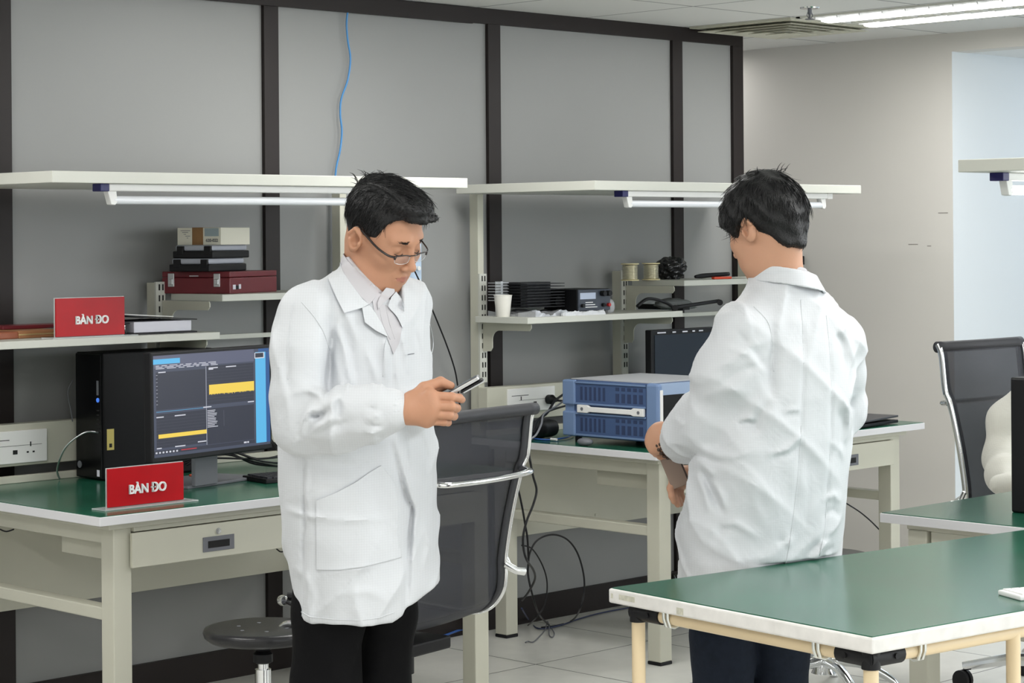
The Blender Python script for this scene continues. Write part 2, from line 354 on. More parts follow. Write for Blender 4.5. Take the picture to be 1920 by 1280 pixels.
def tube_light(x, y, label, lit=False):
    t = thing('tube_light', label, 'tube light', (x+.615, y, 1.657), 0, 'bench tube lights')
    mk('housing', B().box(x+.03, x+1.2, y-.02, y+.02, 1.636, 1.657), M_WHITEP, t, bevel=.003)
    for a in (0, 1.2): mk('end_cap', B().box(x+a, x+a+.03, y-.021, y+.021, 1.635, 1.657), M_NAVY if a == 0 else M_WHITEP, t, bevel=.002)
    for a in (.03, 1.165):
        P = [(x+a, 1.637), (x+a+.03, 1.637), (x+a+.034, 1.605), (x+a+.026, 1.596), (x+a+.012, 1.598)]
        mk('lamp_holder', B().prism(P, lambda p, q, c: (p, c, q), y-.012, y+.012), M_WHITEP, t, bevel=.002)
    mk('tube', B().lathe((x+.05, y, 1.611), [(.006, 0), (.0125, .004), (.0125, 1.126), (.006, 1.13)], 16, ax=0), M_LAMP2 if lit else M_TUBEOFF, t, smooth='auto')
    return t
M_LAMP2 = mat('lit bench tube', (1, 1, 1, 1), .5, emit=6)
tube_light(3.498, 5.20, 'unlit white tube light with navy end cap under the left overhead shelf')
tube_light(5.684, 5.19, 'unlit white tube light with navy end cap under the middle overhead shelf')
tube_light(4.94, 3.16, 'lit white tube light with navy end cap at the right picture edge', True)
# socket plates on the channels
def socket_plate(xa, xb, za, zb, label, sockets):
    y = 5.925-.115
    t = thing('socket_plate', label, 'power socket', ((xa+xb)/2, y, za), 0, 'socket plates on the bench channels')
    mk('plate', B().box(xa, xb, y-.008, y, za, zb), M_WHITEP, t, bevel=.002)
    b = B().box(xa+.02, xa+.11, y-.0088, y-.008, zb-.028, zb-.026).box(xa+.06, xb-.02, y-.0088, y-.008, zb-.046, zb-.045)
    for x, k in sockets:
        zc = (za+zb)/2-.008
        if k == 0: b.box(x-.008, x+.008, y-.009, y-.008, zc-.014, zc-.001)
        else: b.box(x-.002, x+.002, y-.009, y-.008, zc+.008, zc+.022).box(x-.014, x-.007, y-.009, y-.008, zc-.012, zc-.007).box(x+.007, x+.014, y-.009, y-.008, zc-.012, zc-.007)
    mk('socket_holes', b, M_DARK, t); return t
socket_plate(3.47, 3.715, .812, .912, 'white socket plate at the left edge beside the black tower', [(3.53, 0), (3.60, 0), (3.655, 1)])
socket_plate(5.73, 5.985, .832, .922, 'white socket plate with a black plug behind the office chair', [(5.80, 1), (5.875, 0)])

# ------------------------------------------------------------------ front green table on cream pipes
TA = math.atan2(-.059, .422)-.0    # the table is turned a little from the partition
T0 = np.array([3.300, 2.385]); TU = np.array([math.cos(-.118), math.sin(-.118)]); TV = np.array([-TU[1], TU[0]])
TL_, TW_ = 1.455, .752
t = thing('worktable', 'green topped table on cream pipes in the right foreground', 'table', (*(T0+TU*.7+TV*.37), 0), -.118)
TB = B().box(0, TL_, 0, TW_, .718, .7485)
def tloc(b):
    b.v = [(T0[0]+TU[0]*v[0]+TV[0]*v[1], T0[1]+TU[1]*v[0]+TV[1]*v[1], v[2]) for v in b.v]; return b
M_RIMW = mat('worn white edging', srgb(224, 222, 218), .4, noise=.12, nscale=30)
mk('tabletop', tloc(TB), M_RIMW, t, bevel=.004)
mk('work_surface', tloc(B().box(.006, TL_-.006, .006, TW_-.006, .7485, .7505)), M_GREEN, t)
zp = .70
pts = dict(n=(.045, .045), l=(.045, TW_-.045), r=(TL_-.045, .045), b=(TL_-.045, TW_-.045), m=(.46, .045))
for k, (a, c) in pts.items():
    mk('leg', tloc(B().tube([(a, c, .0), (a, c, zp)], .0145, 16)), M_CREAM, t, smooth='auto')
for a, c in (('n', 'l'), ('n', 'r'), ('l', 'b'), ('r', 'b')):
    mk('rail', tloc(B().tube([(*pts[a], zp), (*pts[c], zp)], .0145, 16)), M_CREAM, t, smooth='auto')
for k in ('n', 'l', 'r', 'b'):
    a, c = pts[k]; su = 1 if a < .5 else -1; sv = 1 if c < .4 else -1
    b = B().tube([(a-.012*su, c, zp), (a+.078*su, c, zp)], .0185, 16).tube([(a, c-.012*sv, zp), (a, c+.078*sv, zp)], .0185, 16).tube([(a, c, zp+.014), (a, c, zp-.021)], .0182, 16)
    b.cyl((a+.05*su, c-.022*sv, zp), (a+.05*su, c, zp), .006, 8).cyl((a-.022*su, c+.05*sv, zp), (a, c+.05*sv, zp), .006, 8)
    mk('pipe_joint', tloc(b), M_BLACK, t, smooth='auto')
for u, v, ax in ((.045, .17, 1), (.045, .60, 1), (.17, .045, 0), (1.2, .045, 0)):
    b = B()
    for s_ in (-1, 1):
        pp = [(0, -.019, .718), (0, -.0185, .70), (0, -.012, .684), (0, 0, .681), (0, .012, .684), (0, .0185, .70), (0, .019, .718)]
        if ax == 1: b.tube([(u+p[1], v+.006*s_, p[2]) for p in pp], .0035, 6)
        else: b.tube([(u+.006*s_, v+p[1], p[2]) for p in pp], .0035, 6)
    mk('pipe_clip', tloc(b), M_ZINC, t)
b = B()
for u, w_, h in ((TW_-.06, .05, .011), (TW_-.012, .006, .01)):
    b.box(-.0006, 0, u-w_/2, u+w_/2, .729, .729+h)
b.box(-.0006, 0, TW_-.235, TW_-.215, .722, .736)
mk('sticker_residue', tloc(b), mat('old tape', srgb(200, 198, 182), .7, noise=.3, nscale=90), t)
# ------------------------------------------------------------------ things on the left bench
S1, S2, DT = 1.2, 1.319, .7515     # lower shelf, upper shelf, worktop heights
def sign(name, x, y, z, w_, h, label, base_w, tsize):
    t = thing(name, label, 'sign', (x+w_/2, y, z), 0, 'red acrylic bench signs')
    mk('stand', B().box(x-.03, x+w_+.03, y-.03, y+.035, z, z+.004).box(x-.002, x+w_+.002, y+.006, y+.009, z, z+h+.002), M_CLEAR, t, bevel=.001)
    mk('card', B().box(x, x+w_, y, y+.005, z+.005, z+h), M_RED, t, bevel=.001)
    b = B()
    for dx in (-.0009, -.0003, .0003, .0009):
        for dz in (-.0007, 0, .0007): put_text(b, 'B\u00c0N \u0110O', tsize, (x+w_*.5+.003+dx, y-.0008-.00002*len(b.v)/100, z+h*.43+dz), (1, 0, 0), (0, 0, 1), sx=.92)
    mk('lettering', b, M_TEXT, t); return t
sign('table_sign', 3.619, 5.60, S1, .248, .121, 'red BAN DO sign standing on the left lower shelf between folders', 0, .034)
sign('table_sign', 3.420, 5.04, DT, .257, .112, 'red BAN DO sign standing on the front edge of the left worktop', 0, .036)
M_LEATH = mat('brown leatherette', srgb(150, 84, 56), .5, noise=.12, nscale=20)
M_LEATH2 = mat('tan leatherette', srgb(160, 110, 72), .5, noise=.15, nscale=20)
M_GOLD = mat('gold edging', (.8, .6, .3), .35, .8)
M_PAPER = mat('paper block', srgb(222, 222, 232), .8)
M_MAROON = mat('maroon leatherette', srgb(112, 34, 42), .38, bump=.1, bscale=300, noise=.1, nscale=12)
def rotz(a): return Matrix.Rotation(a, 3, 'Z')
def rbox(b, cx, cy, ang, x0, x1, y0, y1, z0, z1, mi=0): return b.box(x0, x1, y0, y1, z0, z1, mi, rotz(ang), (cx, cy, 0))
t = thing('document_folder', 'thick brown leatherette folder with gold strip at the left end of the lower shelf', 'folder', (3.50, 5.72, S1))
b = rbox(B(), 3.552, 5.70, math.radians(6), -.16, 0, 0, .19, S1, S1+.022, 0); mk('cover', b, M_LEATH, t, bevel=.004)
mk('spine', rbox(B(), 3.552, 5.70, math.radians(6), .0, .16, 0, .19, S1, S1+.024, 0), M_LEATH2, t, bevel=.004)
mk('gold_strip', rbox(B(), 3.552, 5.70, math.radians(6), .0, .16, -.001, .0, S1+.010, S1+.014, 0), M_GOLD, t)
t = solo('document_folder', rbox(B(), 3.60, 5.80, math.radians(-4), -.04, .22, 0, .09, S1+.0245, S1+.036), M_MAROON, 'thin dark red folder lying on the brown folder behind the red sign', 'folder', bevel=.002)
t = thing('ring_binder', 'black ring binder full of white pages lying on the left lower shelf', 'binder', (4.02, 5.7, S1))
mk('pages', B().box(3.915, 4.135, 5.62, 5.83, S1+.006, S1+.04), M_PAPER, t, bevel=.002)
mk('cover', B().box(3.86, 4.15, 5.61, 5.84, S1, S1+.005).prism([(3.862, S1+.062), (3.99, S1+.050), (4.15, S1+.040), (4.15, S1+.0435), (3.99, S1+.054), (3.862, S1+.066)], lambda p, q, a: (p, a, q), 5.61, 5.84).box(3.858, 3.864, 5.61, 5.84, S1, S1+.064), M_BLACK, t)
mk('ring', B().tube([(3.90, 5.64, S1+.006), (3.895, 5.64, S1+.03), (3.93, 5.64, S1+.035), (3.94, 5.64, S1+.02)], .0018, 6, smooth=4), M_CHROME, t)
mk('page_edge', B().prism([(3.87, S1+.064), (4.0, S1+.056), (4.06, S1+.052), (4.06, S1+.054), (4.0, S1+.058), (3.87, S1+.067)], lambda p, q, a: (p, a, q), 5.612, 5.83), M_WHITEP, t)
# stack on the upper shelf
CA = math.radians(20)
def corner(px, y): return at_y(px, 500, y)[:2]
cx, cy = 4.285, 5.615
t = thing('instrument_case', 'maroon leatherette case with two chrome latches, bottom of the stack', 'case', (4.4, 5.72, S2))
mk('case_body', rbox(B(), cx, cy, CA, 0, .29, 0, .262, S2, S2+.052), M_MAROON, t, bevel=.0025)
mk('lid', rbox(B(), cx, cy, CA, 0, .29, 0, .262, S2+.0535, S2+.072), M_MAROON, t, bevel=.0025)
for q in (.048, .225):
    b = rbox(B(), cx, cy, CA, -.004, 0, q-.012, q+.012, S2+.022, S2+.066); rbox(b, cx, cy, CA, -.007, -.004, q-.007, q+.007, S2+.03, S2+.048)
    mk('latch', b, M_ALU, t, bevel=.002)
mk('name_plate', rbox(B(), cx, cy, CA, -.001, 0, .12, .155, S2+.056, S2+.0595), M_ALU, t)
b = rbox(B(), cx, cy, CA, .018, .034, -.001, 0, S2+.014, S2+.029); rbox(b, cx, cy, CA, .034, .052, -.001, 0, S2+.014, S2+.026, 1); rbox(b, cx, cy, CA, .053, .066, -.001, 0, S2+.015, S2+.030)
mk('sticker', b, [M_PAPER, M_BLACK], t)
M_FROST = mat('frosted clear plastic', srgb(190, 194, 206), .25, alpha=.85)
def plastic_case(cx, cy, z, w_, d, label):
    t = thing('plastic_case', label, 'case', (cx+.1, cy+.08, z), 0, 'black and clear plastic cases')
    mk('tray', rbox(B(), cx, cy, CA, 0, w_, 0, d, z, z+.024), M_BLACK, t, bevel=.004)
    mk('lid', rbox(B(), cx, cy, CA, .006, w_-.004, .006, d-.006, z+.0242, z+.0425), M_FROST, t, bevel=.006)
    for q in (.02, d-.03): mk('latch', rbox(B(), cx, cy, CA, -.001, .012, q-.012, q+.014, z+.012, z+.040), M_BLACK, t, bevel=.002)
zc = S2+.0725
plastic_case(4.222, 5.64, zc, .225, .155, 'lower black and clear plastic case lying on the maroon case')
plastic_case(4.240, 5.645, zc+.043, .222, .155, 'upper black and clear plastic case under the white carton')
t = thing('carton', 'small white carton with brown tape on top of the case stack', 'box', (4.34, 5.73, zc+.086))
cx, cy, z0 = 4.277, 5.65, zc+.0865
mk('box_body', rbox(B(), cx, cy, CA, 0, .175, 0, .168, z0, z0+.056), mat('white carton', srgb(236, 233, 218), .7), t, bevel=.001)
mk('tape', rbox(rbox(B(), cx, cy, CA, -.0008, 0, .068, .110, z0, z0+.056), cx, cy, CA, -.0008, .06, .068, .110, z0+.056, z0+.0568), mat('brown tape', srgb(150, 112, 70), .35, noise=.15, nscale=30), t)
b = rbox(B(), cx, cy, CA, -.0008, 0, .008, .062, z0+.028, z0+.054, 0)
mk('label_print', b, [mat('blue grey label', srgb(160, 176, 182), .6), M_GREY], t)
b = B()
for k in range(5): rbox(b, cx, cy, CA, -.0008, 0, .118+.008*(k % 3), .155-.006*k, z0+.046-.006*k, z0+.0475-.006*k, 1)
mk('small_print', b, [M_GREY, M_GREY], t)
# letters and digits on the carton's label side
ey = np.array([math.sin(CA), -math.cos(CA), 0]); cc = np.array([cx, cy, 0])+np.array([-math.sin(CA), math.cos(CA), 0])*.034+np.array([0, 0, z0+.014])-np.array([math.cos(CA), math.sin(CA), 0])*.001
mk('lettering', put_text(B(), '620-022', .014, cc, ey, (0, 0, 1), .0003), M_GREY, t)

# computer tower
t = thing('computer_tower', 'black desktop computer tower behind the left monitor', 'computer', (4.03, 5.71, DT))
X0, Y0 = 3.812, 5.638
mk('housing', B().box(X0, X0+.42, Y0, Y0+.148, DT+.004, DT+.395), mat('satin black steel', srgb(12, 12, 14), .55, spec=.25), t, bevel=.004)
b = B().box(X0-.006, X0, Y0+.004, Y0+.144, DT+.006, DT+.392); mk('front_panel', b, M_BLACKG, t, bevel=.003)
mk('power_button', B().cyl((X0-.008, Y0+.02, DT+.25), (X0-.006, Y0+.02, DT+.25), .007, 16), mat('blue led', srgb(70, 120, 220), .4, emit=.8), t)
b = B().box(X0-.0075, X0-.006, Y0+.016, Y0+.026, DT+.265, DT+.31)
for k in range(5): b.box(X0-.0075, X0-.006, Y0+.012, Y0+.026, DT+.16+.014*k, DT+.164+.014*k, 1)
mk('port_panel', b, [M_GREY, M_DARK], t)
mk('badge', B().cyl((X0-.008, Y0+.122, DT+.045), (X0-.006, Y0+.122, DT+.045), .011, 18), M_GREY, t)
mk('sticker', B().box(X0-.0068, X0-.006, Y0+.014, Y0+.028, DT+.014, DT+.034), M_PAPER, t)
mk('sticker', B().box(X0+.012, X0+.038, Y0-.0008, Y0, DT+.095, DT+.16).box(X0+.02, X0+.03, Y0-.0012, Y0-.0008, DT+.103, DT+.115, 1), [mat('yellow label', srgb(206, 190, 110), .6), M_DARK], t, label='yellow label')
pc = [(X0-.006, Y0+.02, DT+.15), (X0-.05, Y0+.03, DT+.152), (X0-.09, Y0+.07, DT+.11), (X0-.09, Y0+.12, DT+.04), (X0-.075, Y0+.13, DT+.004)]
solo('usb_cable', B().tube(pc, .003, 8, smooth=6), M_ALU, 'pale cable looping from the front of the black tower onto the worktop', 'cable', smooth=True)
solo('thin_cable', B().tube([at_y(137, 712, 5.80), at_y(127, 735, 5.80), at_y(133, 770, 5.80), at_y(136, 790, 5.80)], .0016, 6, smooth=5), M_GREY, 'thin grey wire hanging beside the left edge of the black tower', 'cable', smooth=True)

# monitor with measurement software on screen
MA = math.radians(10.5); MW, MH = .522, .318
mp = np.array([3.625, 5.12, 0]); mu = np.array([math.cos(MA), math.sin(MA), 0]); tl = math.radians(0.5)
mvv = np.array([-math.sin(MA)*math.sin(tl), math.cos(MA)*math.sin(tl), math.cos(tl)]); mn = np.cross(mu, mvv)   # towards the viewer
mo = mp+np.array([0, 0, DT+.104])
def mpt(u, v, n=0): return mo+mu*u+mvv*v+mn*n
def mbox(b, u0, u1, v0, v1, n0, n1, mi=0):
    vs = [mpt(u, v, n) for n in (n0, n1) for v in (v0, v1) for u in (u0, u1)]
    return b.add(vs, [(0, 2, 3, 1), (4, 5, 7, 6), (0, 1, 5, 4), (2, 6, 7, 3), (0, 4, 6, 2), (1, 3, 7, 5)], mi)
def mquad(b, u0, u1, v0, v1, n, mi): return b.add([mpt(u0, v0, n), mpt(u1, v0, n), mpt(u1, v1, n), mpt(u0, v1, n)], [(0, 1, 2, 3)], mi)
t = thing('monitor', 'black framed monitor showing yellow traces on the left bench', 'monitor', tuple(mp+mu*.3+np.array([0, .1, DT])), MA)
mk('housing', mbox(mbox(B(), 0, MW, 0, MH, -.03, -.0005), .12, MW-.12, .05, MH-.06, -.055, -.03), M_BLACK, t, bevel=.004)
U = lambda x: .010+(MW-.02)*x
V = lambda y: MH-.010-(MH-.026)*y
cols_ = [('screen base', (74, 80, 98)), ('screen dark', (54, 57, 70)), ('screen header', (96, 100, 122)), ('screen cyan', (96, 190, 240)), ('screen yellow', (252, 218, 88)),
        ('screen text', (214, 216, 226)), ('screen red', (190, 60, 70)), ('screen navy', (50, 92, 150)), ('screen grid', (84, 88, 100))]
SM = [mat(n, (.004, .004, .005, 1), .3, emit=1, spec=.3, ecol=srgb(*c)) for n, c in cols_]
b = B(); q = lambda x0, y0, x1, y1, n, mi: mquad(b, U(x0), U(x1), V(y1), V(y0), n*.0001, mi)
q(0, 0, 1, 1, 0, 0); q(0, .0, .86, .09, 1, 2); q(0, .035, .22, .085, 2, 3); q(.005, .09, .86, .125, 1, 2); q(.90, .0, .995, .03, 2, 7); q(.872, .035, .99, .975, 2, 3); q(.965, .035, 1, .975, 3, 7); q(.865, .04, .955, .10, 4, 5); q(.872, .045, .945, .09, 5, 1)
q(.02, .165, .435, .535, 2, 1); q(.445, .14, .855, .53, 2, 1); q(.02, .575, .435, .91, 2, 1); q(.445, .57, .855, .93, 2, 1)
for k in range(12): q(.445, .165+.03*k, .855, .1665+.03*k, 3, 8)
for k in range(10): q(.02, .61+.03*k, .435, .6115+.03*k, 3, 8)
for k in range(9): q(.022, .19+.036*k, .034, .193+.036*k, 3, 5)
q(.462, .33, .858, .425, 5, 4)
for k in range(40): q(.462+.0099*k, .42, .468+.0099*k, .425+.012*random.random(), 5, 4)
q(.035, .775, .437, .815, 5, 4); q(.436, .14, .4385, .93, 4, 5); q(.02, .552, .44, .5555, 4, 3); q(.44, .545, .86, .548, 4, 8)
for x0, y0, x1 in ((.04, .16, .1), (.46, .155, .54), (.61, .155, .70), (.46, .167, .5), (.02, .60, .08), (.17, .60, .26), (.41, .545, .48), (.80, .535, .855), (.36, .885, .432), (.17, .905, .255), (.02, .905, .06)): q(x0, y0, x1, y0+.011, 5, 5)
for k in range(11): q(.445, .585+.0165*k, .445+.05+.04*random.random(), .592+.0165*k, 5, 5)
for k in range(3):
    x = .02
    while x < .5: l = .02+.06*random.random(); q(x, .098+.014*k, x+l, .1045+.014*k, 5, 5); x += l+.02
q(.585, .60, .589, .76, 5, 8); q(0, .935, .86, .97, 3, 1); q(.22, .945, .35, .955, 5, 6)
x = .01
while x < .2: q(x, .945, x+.015, .962, 5, 5); x += .028
q(.76, .945, .785, .962, 5, 5); q(.79, .945, .805, .962, 5, 5)
mk('screen', b, SM, t)
st = B().box(-.05, .05, -.008, .008, 0, .2, 0, rotz(MA), tuple(mp+mu*.33+np.array([-.02, .10, DT+.006])))
mk('stand_neck', st, M_GREY, t, bevel=.003)
bp_ = [at_z(345, 917, DT), at_z(475, 893, DT), at_z(520, 876, DT), at_z(392, 897, DT)]
bp_ = [(3.86, 5.27), (4.19, 5.33), (4.13, 5.53), (3.82, 5.47)]
mk('stand_base', B().prism(bp_, lambda p, q_, a: (p, q_, a), DT, DT+.009), M_GREY, t, bevel=.002)
# keyboard and cable bundle
t = thing('keyboard', 'black keyboard lying on the left worktop behind the standing man', 'keyboard', (4.28, 5.18, DT), MA)
kx, ky = 4.10, 5.20
mk('keyboard_body', rbox(B(), kx, ky, math.radians(-9), 0, .42, 0, .15, DT, DT+.014), M_BLACK, t, bevel=.003)
b = B()
for i in range(5):
    for j in range(19): rbox(b, kx, ky, math.radians(-9), .012+.021*j, .029+.021*j, .012+.026*i, .033+.026*i, DT+.014, DT+.019)
mk('keys', b, mat('keycaps', srgb(44, 45, 52), .5), t)
rr = random.Random(3)
for k in range(5):
    P = [np.array([3.98+.03*k, 5.56-.02*k, DT+.03+.02*rr.random()]), np.array([4.12+.04*rr.random(), 5.50, DT+.05+.05*rr.random()]), np.array([4.28, 5.44+.05*rr.random(), DT+.008+.04*rr.random()]), np.array([4.42+.05*rr.random(), 5.52, DT+.01+.06*rr.random()]), np.array([4.52, 5.62+.1*rr.random(), DT+.05+.1*rr.random()])]
    solo('power_cable', B().tube(P, .0032, 7, smooth=6), M_BLACK, ['lowest', 'second lowest', 'middle', 'second highest', 'topmost'][k]+' black cable of the tangle lying behind the left monitor', 'cable', 'cables behind the left monitor', smooth=True)
solo('pen', B().cyl((4.02, 5.48, DT+.013), (4.10, 5.46, DT+.013), .004, 8), mat('orange pen', srgb(160, 70, 40), .5), 'short orange brown pen lying on the monitor base', 'pen')

# ------------------------------------------------------------------ wall cables and hook strip
pe = [(656, -12), (655, 0), (650, 40), (652, 75), (657, 110), (652, 150), (640, 185), (638, 215), (641, 245), (638, 280), (629, 327)]
eth = [at_y(a, b_, WY-.006) for a, b_ in pe]+[np.array([4.99, 5.91, 1.60]), np.array([5.0, 5.905, 1.2])]
eth = [p for p in eth if p[2] < CEIL-.001]
solo('network_cable', B().tube(eth, .0035, 8, smooth=5), mat('blue cable', srgb(70, 140, 200), .4), 'bright blue network cable hanging down the grey partition from the ceiling', 'cable', smooth=True)
t = thing('hook_strip', 'pale blue perforated strip with round pegs hanging on the partition', 'hook strip', (5.345, 5.905, 1.1))
mk('strip', B().box(5.295, 5.392, WY-.012, WY-.006, 1.10, 1.475), mat('pale blue plastic', srgb(190, 210, 232), .35), t, bevel=.002)
for i in range(6):
    for x in (5.318, 5.368):
        z = 1.43-.047*i-(.01 if x < 5.35 else 0)
        mk('peg', B().cyl((x, WY-.026, z), (x, WY-.012, z), .008, 12), M_WHITEP, t)
solo('thin_cable', B().tube([at_y(776, 505, WY-.04), at_y(795, 545, WY-.05), at_y(818, 598, WY-.05), at_y(838, 648, WY-.05), at_y(852, 690, WY-.05), at_y(858, 722, WY-.05), at_y(862, 760, WY-.05), at_y(868, 800, WY-.05)], .003, 8, smooth=6), M_BLACK, 'black cable hanging from the hook strip past the phone', 'cable', smooth=True)
solo('thin_cable', B().tube([at_y(776, 540, WY-.03), at_y(795, 575, WY-.03), at_y(809, 620, WY-.03), at_y(812, 650, WY-.03), at_y(805, 678, WY-.03), at_y(800, 720, WY-.03)], .0018, 6, smooth=6), M_ALU, 'thin grey wire curling down from the hook strip', 'cable', smooth=True)

# ------------------------------------------------------------------ things on the middle bench
t = thing('paper_cup', 'white paper cup at the left end of the middle bench lower shelf', 'cup', (5.63, 5.72, S1))
mk('cup_body', B().lathe((5.632, 5.725, S1), [(.024, 0), (.025, .002), (.0335, .078), (.0315, .078), (.023, .006), (.0, .006)], 28), mat('paper cup', srgb(238, 236, 228), .7), t, smooth='auto')
mk('rim', B().tube([(5.632+.0335*math.cos(a), 5.725+.0335*math.sin(a), S1+.079) for a in np.linspace(0, 2*math.pi, 24, False)], .0016, 6, closed=True), MATS['paper cup'], t, smooth=True)
t = thing('heat_sink', 'black finned heat sink block on the lower shelf beside the cup', 'heat sink', (5.8, 5.74, S1))
b = B()
for k in range(9): b.box(5.70, 5.90, 5.665, 5.84, S1+.032+.0108*k, S1+.0348+.0108*k)
b.box(5.72, 5.88, 5.72, 5.79, S1+.03, S1+.125); mk('fins', b, mat('black anodised', srgb(32, 33, 36), .4, .3), t)
b = B()
for k in range(7): b.box(5.628, 5.698, 5.76, 5.80, S1+.058+.0108*k, S1+.061+.0108*k)
b.box(5.66, 5.672, 5.765, 5.795, S1+.0, S1+.13); mk('fins', b, M_ALU, t, label='pale metal fins')
mk('fan', B().lathe((5.905, 5.70, S1+.05), [(.0, 0), (.02, 0), (.02, .006), (0, .006)], 16, ax=1), M_BLACK, t)
M_FOIL = mat('silver antistatic film', srgb(190, 192, 196), .3, .5, bump=.6, bscale=60)
def crumple(cx, cy, z, sx, sy, sz, seed, n=26):
    rr = np.random.RandomState(seed); K = 34; nn = rr.randn(K, 3); nn /= np.linalg.norm(nn, axis=1)[:, None]; dk = .62+.38*rr.rand(K); ph = rr.rand(6)*6.3; R = []
    for i in range(1, n):
        a = math.pi*i/n; ring = []
        for j in range(2*n):
            t_ = 2*math.pi*j/(2*n); v = np.array([math.sin(a)*math.cos(t_), math.sin(a)*math.sin(t_), -math.cos(a)])
            q = nn@v; r = np.sort(dk[q > .05]/q[q > .05])[:2].mean(); r = min(r, 1.25)*(1+.05*math.sin(9*t_+ph[0]+5*a)+.04*math.sin(15*a+ph[1]+6*t_))
            ring.append((cx+sx*r*v[0], cy+sy*r*v[1], z+max(0, sz*(v[2]*r+.8)/1.8)))
        R.append(ring)
    return B().rings(R)
def sheet(name, x0, x1, y0, y1, z, h, seed, m, label, cat):
    rr = np.random.RandomState(seed); n, k = 22, 10; vs = []
    for i in range(n):
        for j in range(k):
            u, v = i/(n-1), j/(k-1); vs.append((x0+(x1-x0)*u+.004*rr.randn(), y0+(y1-y0)*v, z+h*(.35+.3*math.sin(9*u+seed)*math.cos(5*v)+.25*rr.rand())))
    vs += [(a, b_, z) for a, b_, _ in vs]; N = n*k; fs = []
    for i in range(n-1):
        for j in range(k-1): q_ = i*k+j; fs += [(q_, q_+k, q_+k+1, q_+1), (N+q_, N+q_+1, N+q_+k+1, N+q_+k)]
    for i in range(n-1): fs += [(i*k, N+i*k, N+i*k+k, i*k+k), (i*k+k-1, i*k+2*k-1, N+i*k+2*k-1, N+i*k+k-1)]
    for j in range(k-1): fs += [(j, j+1, N+j+1, N+j), ((n-1)*k+j, N+(n-1)*k+j, N+(n-1)*k+j+1, (n-1)*k+j+1)]
    return solo(name, B().add(vs, fs), m, label, cat)
sheet('antistatic_bag', 5.67, 5.865, 5.60, 5.84, S1, .03, 1, M_FOIL, 'grey silvery antistatic bag lying under the black heat sink', 'bag')
sheet('plastic_bag', 5.81, 6.03, 5.575, 5.598, S1, .022, 2, mat('white film', srgb(222, 224, 228), .25, bump=.8, bscale=90), 'crumpled white plastic film at the front of the middle lower shelf', 'bag')
t = thing('power_supply', 'black bench power supply with small display on the lower shelf', 'power supply', (6.02, 5.7, S1))
mk('housing', B().box(5.925, 6.105, 5.625, 5.80, S1+.012, S1+.096), M_BLACK, t, bevel=.003)
mk('front_panel', B().box(5.927, 6.103, 5.619, 5.625, S1+.014, S1+.094), mat('slate panel', srgb(62, 68, 80), .45), t, bevel=.001)
mk('display', B().box(5.935, 6.02, 5.617, 5.619, S1+.058, S1+.082), mat('display glass', srgb(176, 186, 206), .2, emit=.15), t)
for x in (6.055, 6.085): mk('knob', B().cyl((x, 5.600, S1+.078), (x, 5.619, S1+.078), .0105, 16), M_BLACK, t)
for x, c in ((5.945, M_BLACK), (6.06, M_BLACK), (6.09, mat('red terminal', srgb(180, 40, 40), .4))): mk('terminal', B().cyl((x, 5.608, S1+.034), (x, 5.619, S1+.034), .007, 12), c, t)
b = B()
for k in range(3): b.box(5.965, 6.03-.012*k, 5.6182, 5.619, S1+.026+.009*k, S1+.029+.009*k)
mk('print', b, M_TEXT, t)
for x in (5.94, 6.09): mk('foot', B().cyl((x, 5.65, S1), (x, 5.65, S1+.012), .008, 10), M_BLACK, t)
t = crumple(6.165, 5.68, S1, .026, .02, .06, 5, 14); solo('plastic_bag', t, mat('clear film', srgb(215, 216, 220), .2, alpha=.8), 'small clear plastic bag crumpled beside the power supply', 'bag', smooth=True)
# spools, bag, knife on the upper shelf
def spool(x, label):
    t = thing('solder_spool', label, 'solder spool', (x, 5.75, S2), 0, 'solder wire spools')
    c = mat('cream spool plastic', srgb(220, 208, 160), .5)
    for z in (0, .064): mk('flange', B().lathe((x, 5.75, S2+z), [(.002, 0), (.036, 0), (.036, .004), (.002, .004)], 32), c, t)
    pr = [(.012, .004)]
    for k in range(16): pr += [(.0295, .0045+k*.00365), (.031, .0063+k*.00365)]
    pr += [(.012, .064)]; mk('wire', B().lathe((x, 5.75, S2), pr, 32), mat('solder wire', (.75, .72, .6), .3, .9), t)
spool(6.362, 'left one of two solder wire spools on the middle bench upper shelf'); spool(6.487, 'right solder wire spool touching the black plastic bag')
solo('plastic_bag', crumple(6.63, 5.77, S2, .085, .06, .10, 11, 30), mat('black film', srgb(22, 22, 24), .22, bump=.5, bscale=50), 'crumpled black plastic bag on the upper shelf beside the spools', 'bag')
t = thing('utility_knife', 'black and orange utility knife lying on the upper shelf', 'knife', (6.72, 5.63, S2))
mk('handle', B().tube([(6.60, 5.615, S2+.012), (6.64, 5.615, S2+.014), (6.70, 5.61, S2+.017), (6.79, 5.60, S2+.02)], [.006, .010, .009, .008], 12, smooth=4), M_BLACK, t, smooth=True)
mk('grip', B().box(6.69, 6.80, 5.590, 5.608, S2, S2+.010), mat('orange plastic', srgb(226, 84, 52), .4), t, bevel=.003)
t = solo('pouch', crumple(6.56, 5.70, S1, .12, .07, .05, 21, 24), mat('grey rubber', srgb(104, 108, 108), .6), 'low grey pouch lying at the right end of the middle lower shelf', 'pouch', smooth=True)
t = thing('lamp_bracket', 'black jointed support arm sticking out under the upper shelf', 'bracket', (6.6, 5.72, S1+.0))
mk('arm', B().tube([at_y(1195, 574, 5.60), at_y(1215, 560, 5.60), at_y(1245, 566, 5.60), at_y(1266, 578, 5.60)], .008, 10, smooth=5, flat=(1, .8)), M_BLACK, t, smooth=True)
mk('arm', B().tube([at_y(1262, 577, 5.60), at_y(1300, 571, 5.60), at_y(1348, 564, 5.60)], .0075, 10), M_BLACK, t)
